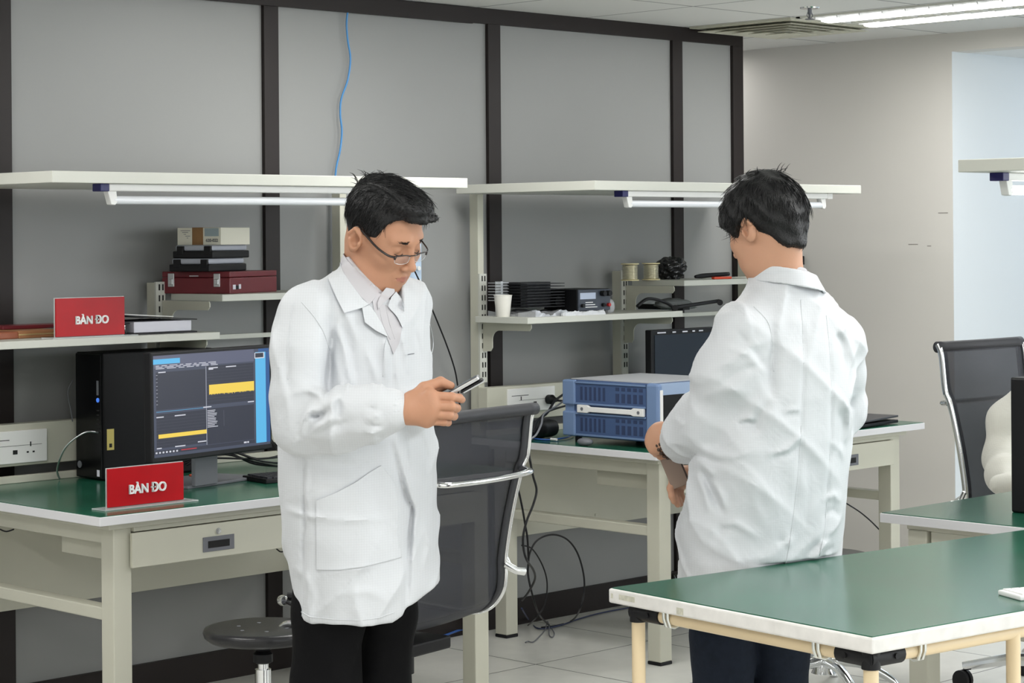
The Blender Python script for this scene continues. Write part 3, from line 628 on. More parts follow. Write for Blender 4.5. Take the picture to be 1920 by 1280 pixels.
mk('joint', B().cyl(at_y(1266, 577, 5.585), at_y(1266, 577, 5.615), .012, 14).cyl(at_y(1350, 567, 5.585), at_y(1350, 567, 5.615), .012, 14), M_BLACK, t)
mk('clamp', B().box(6.53, 6.57, 5.62, 5.86, S1-.035+.035, S1+.02), M_BLACK, t)
# dark monitor behind the instrument
t = thing('monitor', 'black switched off monitor standing behind the blue instrument', 'monitor', (6.48, 5.6, DT))
mk('housing', B().box(6.315, 6.70, 5.60, 5.632, .915, 1.128).box(6.40, 6.62, 5.632, 5.66, .95, 1.08), M_BLACK, t, bevel=.004)
mk('screen', B().box(6.335, 6.69, 5.598, 5.60, .925, 1.108), mat('dark screen', srgb(24, 32, 44), .15), t)
b = B()
for x, l in ((6.35, .05), (6.44, .02), (6.50, .03), (6.56, .015), (6.60, .025)): b.box(x, x+l, 5.5975, 5.5985, 1.114, 1.119)
mk('print', b, M_PAPER, t)
mk('stand', B().box(6.47, 6.55, 5.64, 5.66, DT, .96).box(6.38, 6.64, 5.56, 5.72, DT, DT+.01), M_BLACK, t, bevel=.002)
# the blue instrument
M_BL = mat('light blue bumper', srgb(112, 136, 174), .5); M_BL2 = mat('deep blue grille', srgb(68, 90, 130), .5); M_BL3 = mat('vent blue', srgb(46, 60, 94), .7)
M_IG = mat('pale grey instrument top', srgb(178, 180, 184), .45, noise=.06, nscale=4)
t = thing('test_instrument', 'blue and grey bench test instrument with white side handle', 'instrument', (5.88, 5.22, DT))
IX, IY0, IY1, IZ0, IZ1 = 5.672, 5.02, 5.44, DT+.022, .978
mk('housing', B().box(IX, IX+.40, IY0, IY1, IZ0, IZ1), M_BL2, t, bevel=.004)
mk('top_cover', B().box(IX+.012, IX+.39, IY0+.02, IY1-.01, IZ1, IZ1+.004), M_IG, t, bevel=.001)
for za, zb in ((IZ0+.006, IZ0+.088), (IZ0+.118, IZ1-.004)):
    b = B().box(IX-.006, IX, IY0+.03, IY1-.05, za, zb, 0)
    b.box(IX-.010, IX-.004, IY0+.03, IY1-.05, zb-.006, zb, 1).box(IX-.010, IX-.004, IY0+.03, IY1-.05, za, za+.006, 1)
    for k in range(5): b.box(IX-.0068, IX-.006, IY0+.045+.028*k, IY0+.062+.028*k, za+.014, za+.046, 2).box(IX-.0068, IX-.006, IY0+.045+.028*k, IY0+.062+.028*k, za+.056, za+.068, 2)
    for k in range(6): b.box(IX-.0068, IX-.006, IY0+.225+.022*k, IY0+.236+.022*k, za+.016, za+.064, 2)
    mk('side_grille', b, [M_BL2, M_BL, M_BL3], t)
    mk('rear_bumper', B().box(IX-.012, IX+.03, IY1-.05, IY1+.012, za-.004, zb+.004), M_BL, t, bevel=.006)
mk('rear_bumper', B().box(IX-.004, IX+.02, IY1-.04, IY1+.004, IZ0+.08, IZ0+.12), M_BL, t, bevel=.002)
b = B().prism([(IY0+.035, -.014), (IY0+.085, -.014), (IY0+.095, -.010), (IY1-.125, -.010), (IY1-.115, -.014), (IY1-.065, -.014), (IY1-.065, .014), (IY1-.115, .014), (IY1-.125, .008), (IY0+.095, .008), (IY0+.085, .014), (IY0+.035, .014)], lambda p, q_, a: (a, p, IZ0+.103+q_), IX-.016, IX-.004)
hd = mk('handle', b, M_WHITEP, t, bevel=.002)
mk('screw', B().cyl((IX-.018, IY0+.058, IZ0+.103), (IX-.016, IY0+.058, IZ0+.103), .006, 10).cyl((IX-.018, IY1-.09, IZ0+.103), (IX-.016, IY1-.09, IZ0+.103), .006, 10), M_GREY, hd)
for xa, xb in ((IX-.010, IX+.016), (IX+.385, IX+.41)): mk('front_bumper', B().box(xa, xb, IY0-.03, IY0+.03, IZ0-.002, IZ1+.003), M_BL, t, bevel=.01)
mk('front_trim', B().box(IX-.0005, IX+.012, IY0-.034, IY0-.028, IZ0+.01, IZ1-.02), M_WHITEP, t, bevel=.001)
mk('front_panel', B().box(IX+.016, IX+.385, IY0-.012, IY0, IZ0, IZ1), mat('pale blue front', srgb(150, 170, 200), .45), t)
b = B().box(IX+.03, IX+.22, IY0-.014, IY0-.012, IZ0+.05, IZ1-.04, 0)
for i in range(4):
    for j in range(4): b.box(IX+.24+.032*i, IX+.262+.032*i, IY0-.015, IY0-.012, IZ0+.03+.042*j, IZ0+.05+.042*j, 1)
mk('controls', b, [M_BLACKG, M_WHITEP], t)
for x in (IX+.03, IX+.36):
    for y in (IY0+.03, IY1-.03): mk('foot', B().cyl((x, y, DT), (x, y, IZ0), .013, 12), M_BLACK, t)
# adapter, small devices, cables on the middle bench
t = thing('power_adapter', 'black round power block lying behind the office chair top', 'power adapter', (5.72, 5.64, DT))
mk('adapter_body', B().lathe((5.62, 5.60, DT+.036), [(.01, 0), (.034, .004), (.034, .06), (.036, .065), (.036, .08), (.034, .085), (.034, .12), (.03, .145), (.01, .15)], 20, ax=0), M_BLACK, t, smooth='auto')
solo('network_cable', B().tube([at_z(985, 818, DT+.004), at_z(1000, 822, DT+.004), at_z(1030, 824, DT+.004), at_z(1062, 820, DT+.006), at_z(1075, 813, DT+.01)], .0032, 8, smooth=5), mat('blue cable2', srgb(54, 96, 170), .45), 'short blue cable lying on the worktop in front of the black power block', 'cable', smooth=True)
solo('cable_tie', B().cyl(at_z(1033, 823, DT+.007), at_z(1044, 824, DT+.007), .0048, 8), M_WHITEP, 'white wrap around the short blue cable', 'tie')
solo('mouse', B().sphere(at_z(1097, 828, DT+.014), (.022, .034, .014), 10), M_GREY, 'small grey mouse beside the blue instrument foot', 'mouse', smooth=True)
yp = 5.925-.125
t = thing('power_plug', 'black mains plug pushed into the middle socket plate', 'plug', (5.945, yp-.02, .87))
b = B().rings([[(5.945+s_*math.cos(a), yp-d_+.0*a, .872+s_*math.sin(a)) for a in np.linspace(0, 2*math.pi, 12, False)] for d_, s_ in ((0, .018), (.022, .019), (.03, .012), (.05, .006))])
mk('plug_body', b, M_BLACK, t, smooth='auto')
def cabl(pts, r, label, grp=None, m=M_BLACK, name='power_cable'): return solo(name, B().tube(pts, r, 8, smooth=7), m, label, 'cable', grp, smooth=True)
cabl([(5.945, yp-.05, .87), (5.99, yp-.09, .86), at_y(1030, 770, 5.6), at_y(1012, 785, 5.5), at_y(1000, 810, 5.4)], .004, 'black cord leaving the mains plug towards the chair back')
cabl([at_y(1058, 738, 5.5), at_y(1040, 752, 5.48), at_y(1025, 775, 5.45), at_y(1005, 790, 5.40), at_y(994, 815, 5.3)], .0045, 'thick black lead running from behind the blue instrument')
cabl([at_y(1058, 750, 5.5), at_y(1045, 760, 5.48), at_y(1020, 776, 5.43), at_y(1015, 795, 5.3), at_y(1005, 815, 5.1), at_y(992, 824, 5.0)], .0035, 'grey lead curving down from the blue instrument to the bench edge', m=M_GREY)
CY = 4.905
def cp(px, py, y=CY): return at_y(px, py, y)
cabl([at_z(991, 823, DT+.012), cp(992, 850), cp(999, 890), cp(1006, 918), cp(1000, 945), cp(988, 975), cp(981, 1005), cp(982, 1030), cp(988, 1050), cp(1000, 1068, 5.0), cp(1003, 1085, 5.1), cp(992, 1108, 5.2), cp(979, 1125, 5.3)], .0038, 'black cable hanging over the middle bench edge and crossing itself')
cabl([cp(972, 918, 5.3), cp(979, 950, 5.3), cp(985, 985, 5.3), cp(989, 1010, 5.3), cp(991, 1050, 5.3), cp(990, 1075, 5.3), cp(997, 1110, 5.3), cp(1010, 1150, 5.4), at_z(1030, 1172, .005)], .0036, 'black cable dropping straight down beside the office chair')
lp = [cp(990, 1062, 5.2), cp(994, 1035, 5.2), cp(1008, 1012, 5.2), cp(1035, 1002, 5.2), cp(1062, 1010, 5.2), cp(1082, 1035, 5.2), cp(1094, 1075, 5.2), cp(1095, 1110, 5.2), cp(1086, 1145, 5.2), at_z(1072, 1163, .006), at_z(1045, 1172, .006), at_z(1015, 1176, .006)]
cabl(lp, .0032, 'large black loop of cable standing off the floor under the middle bench')
cabl([cp(978, 1022, 5.3), cp(997, 1028, 5.3), cp(1015, 1055, 5.3), cp(1025, 1085, 5.3), cp(1025, 1115, 5.3), cp(1018, 1140, 5.3), cp(1003, 1160, 5.3), at_z(990, 1172, .006)], .0026, 'smaller black loop of cable inside the large one')
cabl([cp(978, 1140, 5.5), at_z(992, 1162, .006), at_z(1010, 1178, .006), at_z(1050, 1172, .006), at_z(1085, 1160, .006), at_z(1130, 1148, .006), at_z(1200, 1135, .006)], .003, 'dark blue cable lying along the floor by the baseboard', m=mat('dark blue cable', srgb(40, 50, 84), .5))
cabl([at_z(985, 1204, .004), at_z(990, 1202, .004), at_z(1000, 1203, .004), at_z(1012, 1192, .004), at_z(1022, 1180, .004), at_z(1026, 1165, .03), at_z(1029, 1172, .02), at_z(1030, 1190, .004), at_z(1036, 1194, .004), at_z(1039, 1186, .004), at_z(1030, 1172, .004)], .0022, 'thin grey wire curled on the floor tiles beside the bench leg', m=M_GREY)
# laptop on the right end
t = thing('laptop', 'thin closed dark laptop on the right end of the middle bench', 'laptop', (6.9, 5.05, DT), math.radians(4))
LA = math.radians(6)
mk('base', rbox(B(), 6.70, 4.93, LA, 0, .36, 0, .25, DT+.004, DT+.016), M_BLACK, t, bevel=.003)
b = B(); c_ = rotz(LA)
vs = [Vector((6.70, 4.93, 0))+c_@Vector(v) for v in [(0, 0, DT+.020), (.36, 0, DT+.026), (.36, .25, DT+.026), (0, .25, DT+.020), (0, 0, DT+.026), (.36, 0, DT+.034), (.36, .25, DT+.034), (0, .25, DT+.026)]]
b.add([tuple(v) for v in vs], [(0, 1, 2, 3), (4, 5, 6, 7), (0, 1, 5, 4), (1, 2, 6, 5), (2, 3, 7, 6), (3, 0, 4, 7)]); mk('lid', b, mat('dark lid', srgb(58, 58, 62), .4), t, bevel=.002)
# lower right
cabl([cp(1578, 938, 5.3), cp(1610, 958, 5.3), cp(1632, 976, 5.3), cp(1648, 992, 5.3), cp(1668, 1012, 5.3)], .003, 'black cable hanging diagonally under the right part of the middle bench')
t = thing('wall_switch', 'small black box high on the beige wall behind the man with his back turned', 'box', (RX-.005, 6.1, 1.3))
pp = at_x(1502, 488, RX-.01); mk('box_body', B().box(RX-.02, RX-.0, pp[1]-.012, pp[1]+.012, pp[2]-.02, pp[2]+.02), M_BLACK, t, bevel=.002)
mk('cover', B().box(RX-.024, RX-.02, pp[1]-.01, pp[1]+.01, pp[2]-.018, pp[2]+.018), M_BLACKG, t)
b = B()
for px, py, l in ((1712, 458, .05), (1768, 399, .05), (1742, 461, .02)):
    p = at_x(px, py, RX-.001); b.box(RX-.0008, RX, p[1]-l/2, p[1]+l/2, p[2]-.002, p[2]+.002)
struct('trim_20', b, mat('scuff', srgb(150, 146, 140), .8))
# black bag on the floor under the middle bench
solo('cable_box', crumple(6.25, 5.45, 0, .14, .12, .22, 31, 22), mat('black film', srgb(22, 22, 24), .3), 'black bag slumped on the floor under the middle bench', 'bag')

# ------------------------------------------------------------------ office chairs
def mesh_mat():
    m = bpy.data.materials.new('black mesh fabric'); m.use_nodes = True; nt = m.node_tree; p = nt.nodes['Principled BSDF']
    p.inputs['Base Color'].default_value = srgb(52, 54, 62); p.inputs['Roughness'].default_value = .6; p.inputs['Alpha'].default_value = .74
    return m
M_MESH = mesh_mat(); M_BAND = mat('black chair band', srgb(44, 45, 50), .55)
PROF = [(-.012, 1.03), (.002, 1.0), (.016, .897), (.036, .854), (.070, .731), (.093, .61), (.094, .551), (.105, .505), (.146, .461), (.211, .442), (.34, .445), (.46, .452), (.50, .44), (.515, .41)]
def office_chair(loc, rz, label, w_=.46, group='mesh backed office chairs'):
    t = thing('office_chair', label, 'chair', loc, rz, group)
    pr = catmull([np.array([0, y, z]) for y, z in PROF], 5)
    for x, s_ in ((0, 1), (-w_, -1)):
        b = B().tube([(x+.008*s_, p[1], p[2]) for p in pr], .0105, 10, flat=(.7, 1)); mk('side_rail', b, M_CHROME, t, local=True, smooth=True)
    n = 16; vs = []; fs = []
    for p in pr:
        for j in range(n+1): u = j/n; vs.append((-w_*u-.004+.008*u, p[1]+.012*math.sin(math.pi*u)*(1 if p[2] > .5 else 0), p[2]-.012*math.sin(math.pi*u)*(1 if p[2] < .5 else 0)))
    for i in range(len(pr)-1):
        for j in range(n): k = i*(n+1)+j; fs.append((k, k+n+1, k+n+2, k+1))
    o = mk('mesh_sling', B().add(vs, fs), M_MESH, t, local=True, smooth=True); sd = o.modifiers.new('thick', 'SOLIDIFY'); sd.thickness = .002
    for ua, ub in ((0, .065), (.935, 1)):
        vs = []; 
        for p in pr: vs += [(-w_*ua-.002, p[1]-.002, p[2]), (-w_*ub, p[1]-.002, p[2])]
        o = mk('edge_band', B().add(vs, [(2*i, 2*i+1, 2*i+3, 2*i+2) for i in range(len(pr)-1)]), M_BAND, t, local=True, smooth=True); sd = o.modifiers.new('thick', 'SOLIDIFY'); sd.thickness = .004
    for y, z in ((-.012, 1.022), (.515, .415)):
        mk('edge_roll', B().tube([(.012, y, z), (-w_*.5, y+.01, z), (-w_-.012, y, z)], .017, 14, smooth=5), M_BAND, t, local=True, smooth=True)
    def cross(y, z, yb, stub):
        P = [(.006, y, z), (-.02, y-.02, z-.002), (-.05, yb, z-.004), (-w_*.5, yb-.012, z-.006), (-w_+.05, yb, z-.004), (-w_+.02, y-.02, z-.002), (-w_-.006, y, z)]
        mk('cross_bar', B().tube(P, .011, 12, smooth=5, flat=(1.1, .8)), M_CHROME, t, local=True, smooth=True)
    cross(.030, .857, -.03, 0); mk('cross_bar', B().tube([(.004, .092, .585), (.03, .07, .565), (.055, .06, .56)], [.012, .011, .012], 12).tube([(.02, .10, .60), (.024, .085, .57)], .008, 10), M_CHROME, t, local=True, smooth='auto')
    mk('cross_bar', B().tube([(.004, .30, .43), (-w_*.5, .30, .405), (-w_-.004, .30, .43)], .012, 10, smooth=5), M_CHROME, t, local=True, smooth=True)
    cx_, cy_ = -w_/2, .27
    mk('tilt_mechanism', B().box(cx_-.09, cx_+.09, cy_-.10, cy_+.10, .365, .40), M_BLACK, t, local=True, bevel=.006)
    mk('gas_lift', B().lathe((cx_, cy_, 0), [(.014, .365), (.014, .27), (.026, .27), (.026, .10), (.03, .08)][::-1], 20), M_CHROME, t, local=True, smooth='auto')
    mk('collar', B().lathe((cx_, cy_, 0), [(.02, .30), (.031, .30), (.031, .345), (.02, .35)], 20), M_BLACK, t, local=True, smooth='auto')
    for k in range(5):
        a = .3+2*math.pi*k/5; ex, ey_ = math.cos(a), math.sin(a)
        mk('base_arm', B().tube([(cx_, cy_, .10), (cx_+.15*ex, cy_+.15*ey_, .095), (cx_+.29*ex, cy_+.29*ey_, .07)], [.022, .018, .013], 10), M_CHROME, t, local=True, smooth='auto')
        mk('castor', B().lathe((cx_+.29*ex-.02, cy_+.29*ey_, .03), [(.012, 0), (.03, .003), (.03, .015), (.012, .018), (.012, .022), (.03, .025), (.03, .037), (.012, .04)], 18, ax=0), M_BLACK, t, local=True, smooth='auto')
    return t
office_chair((4.25, 4.22, 0), math.radians(10), 'black mesh office chair with chrome frame behind the man holding the phone')
ch = office_chair((5.995, 4.045, 0), math.radians(177), 'black mesh office chair under the seated person at the right edge', w_=.44); ch.scale = (1, 1, 1.1)
def stool(x, y, label, zs=.445, ring=False):
    t = thing('round_stool', label, 'stool', (x, y, 0), 0, 'round black stools')
    mk('seat', B().lathe((x, y, zs), [(.02, -.038), (.145, -.035), (.158, -.024), (.162, -.012), (.158, -.003), (.145, 0), (.001, -.003)], 48), mat('black moulded seat', srgb(34, 34, 37), .3, bump=.1, bscale=200), t, smooth=True)
    for k in range(6): a = k*math.pi/3; mk('bolt', B().lathe((x+.07*math.cos(a), y+.07*math.sin(a), zs-.002), [(.006, 0), (.005, .0015), (.0, .002)], 10), M_GREY, t)
    mk('column', B().lathe((x, y, 0), [(.04, .06), (.022, .10), (.022, .33), (.015, .33), (.015, .405)], 24), M_CHROME, t, smooth='auto')
    mk('collar', B().lathe((x, y, 0), [(.016, .345), (.027, .35), (.027, .372), (.018, .38), (.05, .40), (.05, .408)], 24), M_BLACK, t, smooth='auto')
    for k in range(5):
        a = .5+2*math.pi*k/5; ex, ey_ = math.cos(a), math.sin(a)
        mk('leg', B().tube([(x, y, .10), (x+.12*ex, y+.12*ey_, .09), (x+.23*ex, y+.23*ey_, .03), (x+.24*ex, y+.24*ey_, .0)], [.02, .016, .012, .014], 10, smooth=3), M_CHROME, t, smooth=True)
    if ring: mk('foot_ring', B().tube([(x+.19*math.cos(a), y+.19*math.sin(a), .17) for a in np.linspace(0, 2*math.pi, 40, False)], .009, 10, closed=True), M_CHROME, t, smooth=True)
    return t
stool(3.655, 4.655, 'round black stool in front of the left bench')
stool(5.72, 4.33, 'round black stool between the bench and the man with his back turned', .45, True)

# ------------------------------------------------------------------ right bench: tower, white keyboard on the green table
t = thing('computer_tower', 'black computer tower on the right bench hiding the seated person', 'computer', (5.13, 3.05, DT))
mk('housing', B().box(5.02, 5.42, 3.005, 3.172, DT, DT+.36), MATS['satin black steel'], t, bevel=.004)
mk('front_panel', B().box(5.012, 5.02, 3.01, 3.167, DT+.003, DT+.357), M_BLACK, t, bevel=.003)
t = thing('keyboard', 'white keyboard at the right edge of the green table', 'keyboard', (4.0, 2.46, .7505), -.118)
kx, ky = 3.862, 2.475
mk('keyboard_body', rbox(B(), kx, ky, math.radians(-25), 0, .30, -.085, .0, .7505, .761), M_WHITEP, t, bevel=.003)
b = B()
for i in range(4):
    for j in range(14): rbox(b, kx, ky, math.radians(-25), .01+.0205*j, .027+.0205*j, -.078+.019*i, -.062+.019*i, .761, .7635)
mk('keys', b, M_WHITEP, t)

t = thing('clamp_knob', 'chrome knob on a short black lever behind the hem of the left lab coat', 'knob', (3.93, 4.80, .40))
ka = at_y(530, 1125, 4.80); kb = at_y(562, 1140, 4.76)
mk('knob', B().lathe((0, 0, 0), [(.004, -.012), (.013, -.010), (.016, 0), (.013, .010), (.004, .012)], 18, ax=1), M_CHROME, t, local=True, smooth='auto').location = tuple(ka-np.array(t.location))
mk('lever', B().tube([ka, kb], .005, 8).tube([at_y(538, 1118, 4.80), at_y(600, 1122, 4.74)], .012, 8), M_BLACK, t)
mk('stand', B().tube([at_y(600, 1122, 4.74), at_y(600, 1122, 4.74)*np.array([1, 1, 0])], .012, 10), M_BLACK, t)
cabl([cp(518, 1028, 5.0), cp(526, 1034, 5.0), cp(536, 1032, 5.0), cp(544, 1025, 5.0)], .0022, 'short black loop of wire under the left bench drawer')
cabl([cp(0, 992, 5.4), cp(12, 996, 5.4), cp(26, 992, 5.4)], .0022, 'short black wire loop below the left bench apron at the picture edge')
cabl([at_z(820, 1196, .02), at_z(842, 1188, .02), at_z(862, 1181, .02), at_z(880, 1179, .02), at_z(905, 1176, .02)], .0045, 'blue cable on the floor behind the office chair', m=MATS['blue cable2'], name='network_cable')
t = thing('power_strip', 'black power strip on the floor behind the office chair', 'power strip', at_z(800, 1204, .0))
pa, pb = at_z(770, 1212, .02), at_z(822, 1200, .02); mk('strip_body', B().tube([pa, pb], .022, 4), M_BLACK, t, bevel=.003)
mk('plug', B().cyl(pb+np.array([0, 0, .0]), pb+np.array([.05, .015, 0]), .012, 10), M_BLACK, t)
# ------------------------------------------------------------------ organic shapes: distance fields turned into smooth meshes
def E_(P, c, r, R=None):
    q = P-np.array(c, np.float32)
    if R is not None: q = q@np.array(R, np.float32)
    r = np.array(r, np.float32); a = q/r; k0 = np.sqrt((a*a).sum(1))+1e-6; a = a/r; k1 = np.sqrt((a*a).sum(1))+1e-6
    return k0*(k0-1)/k1
def Cp(P, a, b, ra, rb=None):
    rb = ra if rb is None else rb; a = np.array(a, np.float32); b = np.array(b, np.float32); ba = b-a
    q = P-a; t = np.clip((q@ba)/(ba@ba+1e-12), 0, 1); d = q-t[:, None]*ba
    return np.sqrt((d*d).sum(1))-(ra+(rb-ra)*t)
def sm(a, b, k=.02):
    h = np.clip(.5+.5*(b-a)/k, 0, 1); return b+(a-b)*h-k*h*(1-h)
def sx(a, b, k=.02): return -sm(-a, -b, k)
def chain(P, pts, rs, k=.01):
    d = Cp(P, pts[0], pts[1], rs[0], rs[1])
    for i in range(1, len(pts)-1): d = sm(d, Cp(P, pts[i], pts[i+1], rs[i], rs[i+1]), k)
    return d
def nets(fn, lo, hi, h):
    lo = np.array(lo, float); hi = np.array(hi, float); n = np.ceil((hi-lo)/h).astype(int)+1
    ax = [lo[i]+h*np.arange(n[i]) for i in range(3)]
    G = np.stack(np.meshgrid(*ax, indexing='ij'), -1).reshape(-1, 3).astype(np.float32)
    V = np.empty(len(G), np.float32)
    for i in range(0, len(G), 400000): V[i:i+400000] = fn(G[i:i+400000])
    V = V.reshape(n); S = V < 0
    acc = np.zeros((*(n-1), 3)); cnt = np.zeros(n-1)
    for a in range(3):
        o = [q for q in range(3) if q != a]
        s0 = [slice(None)]*3; s1 = [slice(None)]*3; s0[a] = slice(0, -1); s1[a] = slice(1, None)
        v0, v1 = V[tuple(s0)], V[tuple(s1)]; cr_ = (v0 < 0) != (v1 < 0)
        t = np.where(cr_, v0/np.where(cr_, v0-v1, 1), 0)
        idx = np.stack(np.meshgrid(*[np.arange(k) for k in cr_.shape], indexing='ij'), -1).astype(float); idx[..., a] += t
        for da in (0, 1):
            for db in (0, 1):
                # edge belongs to the cell offset by -da, -db in the other axes
                src = [slice(None)]*3; 
                src[o[0]] = slice(da, n[o[0]]-1+da); src[o[1]] = slice(db, n[o[1]]-1+db)
                m = cr_[tuple(src)]; acc += np.where(m[..., None], idx[tuple(src)], 0); cnt += m
    act = cnt > 0; ids = -np.ones(act.shape, int); ids[act] = np.arange(act.sum())
    verts = lo+acc[act]/cnt[act][:, None]*h; faces = []
    for a in range(3):
        o = [(a+1) % 3, (a+2) % 3]
        s0 = [slice(None)]*3; s1 = [slice(None)]*3; s0[a] = slice(0, -1); s1[a] = slice(1, None)
        A, Bv = S[tuple(s0)], S[tuple(s1)]; cr_ = A != Bv
        I = np.argwhere(cr_); ok = (I[:, o[0]] > 0) & (I[:, o[1]] > 0) & (I[:, o[0]] < n[o[0]]-1) & (I[:, o[1]] < n[o[1]]-1); I = I[ok]
        def cid(d0, d1): J = I.copy(); J[:, o[0]] -= d0; J[:, o[1]] -= d1; return ids[J[:, 0], J[:, 1], J[:, 2]]
        q = np.stack([cid(1, 1), cid(0, 1), cid(0, 0), cid(1, 0)], 1); fl = ~A[I[:, 0], I[:, 1], I[:, 2]]
        q[fl] = q[fl][:, ::-1]; faces.append(q)
    return verts, np.concatenate(faces)
def net_obj(name, parts, mats, parent, pick=None, smooth_it=1, label=None):
    """parts: list of (fn, lo, hi, h, material index); all joined into one mesh"""
    VS, FS, MI, k = [], [], [], 0
    for fn, lo, hi, h, mi in parts:
        v, f = nets(fn, lo, hi, h)
        for _ in range(smooth_it):
            e = np.concatenate([f[:, [0, 1]], f[:, [1, 2]], f[:, [2, 3]], f[:, [3, 0]]]); s_ = np.zeros_like(v); c_ = np.zeros(len(v))
            np.add.at(s_, e[:, 0], v[e[:, 1]]); np.add.at(c_, e[:, 0], 1); np.add.at(s_, e[:, 1], v[e[:, 0]]); np.add.at(c_, e[:, 1], 1)
            v = v*.5+.5*s_/c_[:, None]
        VS.append(v); FS.append(f+k); k += len(v)
        MI.append(np.full(len(f), mi) if pick is None or mi < 0 else pick(v[f].mean(1), mi))
    V, Fc, MI = np.concatenate(VS), np.concatenate(FS), np.concatenate(MI)
    me = bpy.data.meshes.new(name); me.vertices.add(len(V)); me.vertices.foreach_set('co', V.ravel().astype(np.float32))
    me.loops.add(len(Fc)*4); me.loops.foreach_set('vertex_index', Fc.ravel().astype(np.int32))
    me.polygons.add(len(Fc)); me.polygons.foreach_set('loop_start', np.arange(0, len(Fc)*4, 4, dtype=np.int32)); me.polygons.foreach_set('loop_total', np.full(len(Fc), 4, np.int32))
    for m in (mats if isinstance(mats, (list, tuple)) else [mats]): me.materials.append(m)
    me.polygons.foreach_set('material_index', MI.astype(np.int32)); me.polygons.foreach_set('use_smooth', np.ones(len(Fc), bool))
    me.update(calc_edges=True); me.validate()
    o = bpy.data.objects.new(name, me); COL.objects.link(o)
    if parent is not None: o.parent = parent
    if label: o['label'] = label
    return o
class Fig:
    """a standing or sitting figure modelled in a frame whose x is camera right, y away, z up"""
    def __init__(s, px0, D0, label, name='person'):
        s.D0 = D0; s.x0 = (cr*(px0-OCX))*D0/F_PX; p = FW*D0+RT*s.x0
        s.root = thing(name, label, 'person', (p[0], p[1], 0), YAW-math.pi/2); s.p = p
    def at(s, px, py, y=0.):
        a, b = px-OCX, py-OCY; x = cr*a+sr*b; v = -sr*a+cr*b; D = s.D0+y
        return np.array([x*D/F_PX-s.x0, y, EYE-v*D/F_PX])
    def world(s, P): return s.p[None, :2]+P[:, :1]*RT[None, :2]+P[:, 1:2]*FW[None, :2]
def creases(F, P, d, L, side=-1, yc=0.):
    """folds of cloth: each (points, height in mm (+ ridge / - valley), width in mm)"""
    m = (np.abs(d) < .03)&((P[:, 1]-yc)*side > -.02); 
    if not m.any(): return d
    Q = P[m]; add = np.zeros(len(Q), np.float32)
    for pts, A, w_ in L:
        best = np.zeros(len(Q), np.float32)
        X = [F.at(*p)[[0, 2]] for p in pts]; n = len(X)-1
        for i in range(n):
            a, b = X[i], X[i+1]; ba = b-a; q = Q[:, [0, 2]]-a; t = np.clip(q@ba/(ba@ba), 0, 1); e = q-t[:, None]*ba
            tt = (i+t)/n; fade = np.sin(math.pi*np.clip(tt, 0, 1))**.7
            best = np.maximum(best, fade*np.exp(-np.abs(np.sqrt((e*e).sum(1))/(w_*.0012))**1.5))
        add += A*.0016*best
    d = d.copy(); d[m] -= add; return d
def waves(P, seed, amp, freq, aniso=(1, 1, 1)):
    r = np.random.RandomState(seed); o = np.zeros(len(P), np.float32)
    for k in range(7):
        v = r.randn(3)*np.array(aniso); v /= np.linalg.norm(v); f = freq*(.6+1.1*r.rand()); u = r.randn(3); u /= np.linalg.norm(u)
        o += np.sin(P@(v*f)+r.rand()*6.3+1.6*np.sin(P@(u*f*.45)+r.rand()*6.3))
    return amp*o/3
def ridges(P, seed, amp, freq, aniso=(1, 1, 1)):
    r = np.random.RandomState(seed); o = np.zeros(len(P), np.float32)
    for k in range(5):
        v = r.randn(3)*np.array(aniso); v /= np.linalg.norm(v); f = freq*(.6+.9*r.rand()); u = r.randn(3); u /= np.linalg.norm(u); w = r.randn(3); w /= np.linalg.norm(w)
        a = (.5+.5*np.sin(P@(w*f*.5)+r.rand()*6.3))**2
        o -= a*(1-1.0*np.abs(np.sin(P@(v*f)+r.rand()*6.3+1.1*np.sin(P@(u*f*.35)+r.rand()*6.3))))**2.8
    return amp*o
M_SKIN = mat('skin', srgb(186, 138, 110), .5, sub=.12, noise=.05, nscale=18, bump=.05, bscale=220, spec=.35)
M_SKIN2 = mat('fair skin', srgb(194, 148, 121), .5, sub=.12, noise=.04, nscale=18, bump=.05, bscale=220, spec=.35)
M_LIP = mat('lips', srgb(168, 112, 96), .42, sub=.1)
M_HAIR = mat('black hair', srgb(11, 11, 13), .42, bump=.5, bscale=260, spec=.4)
M_FADE = mat('cropped hair', srgb(62, 52, 48), .8, noise=.2, nscale=200)
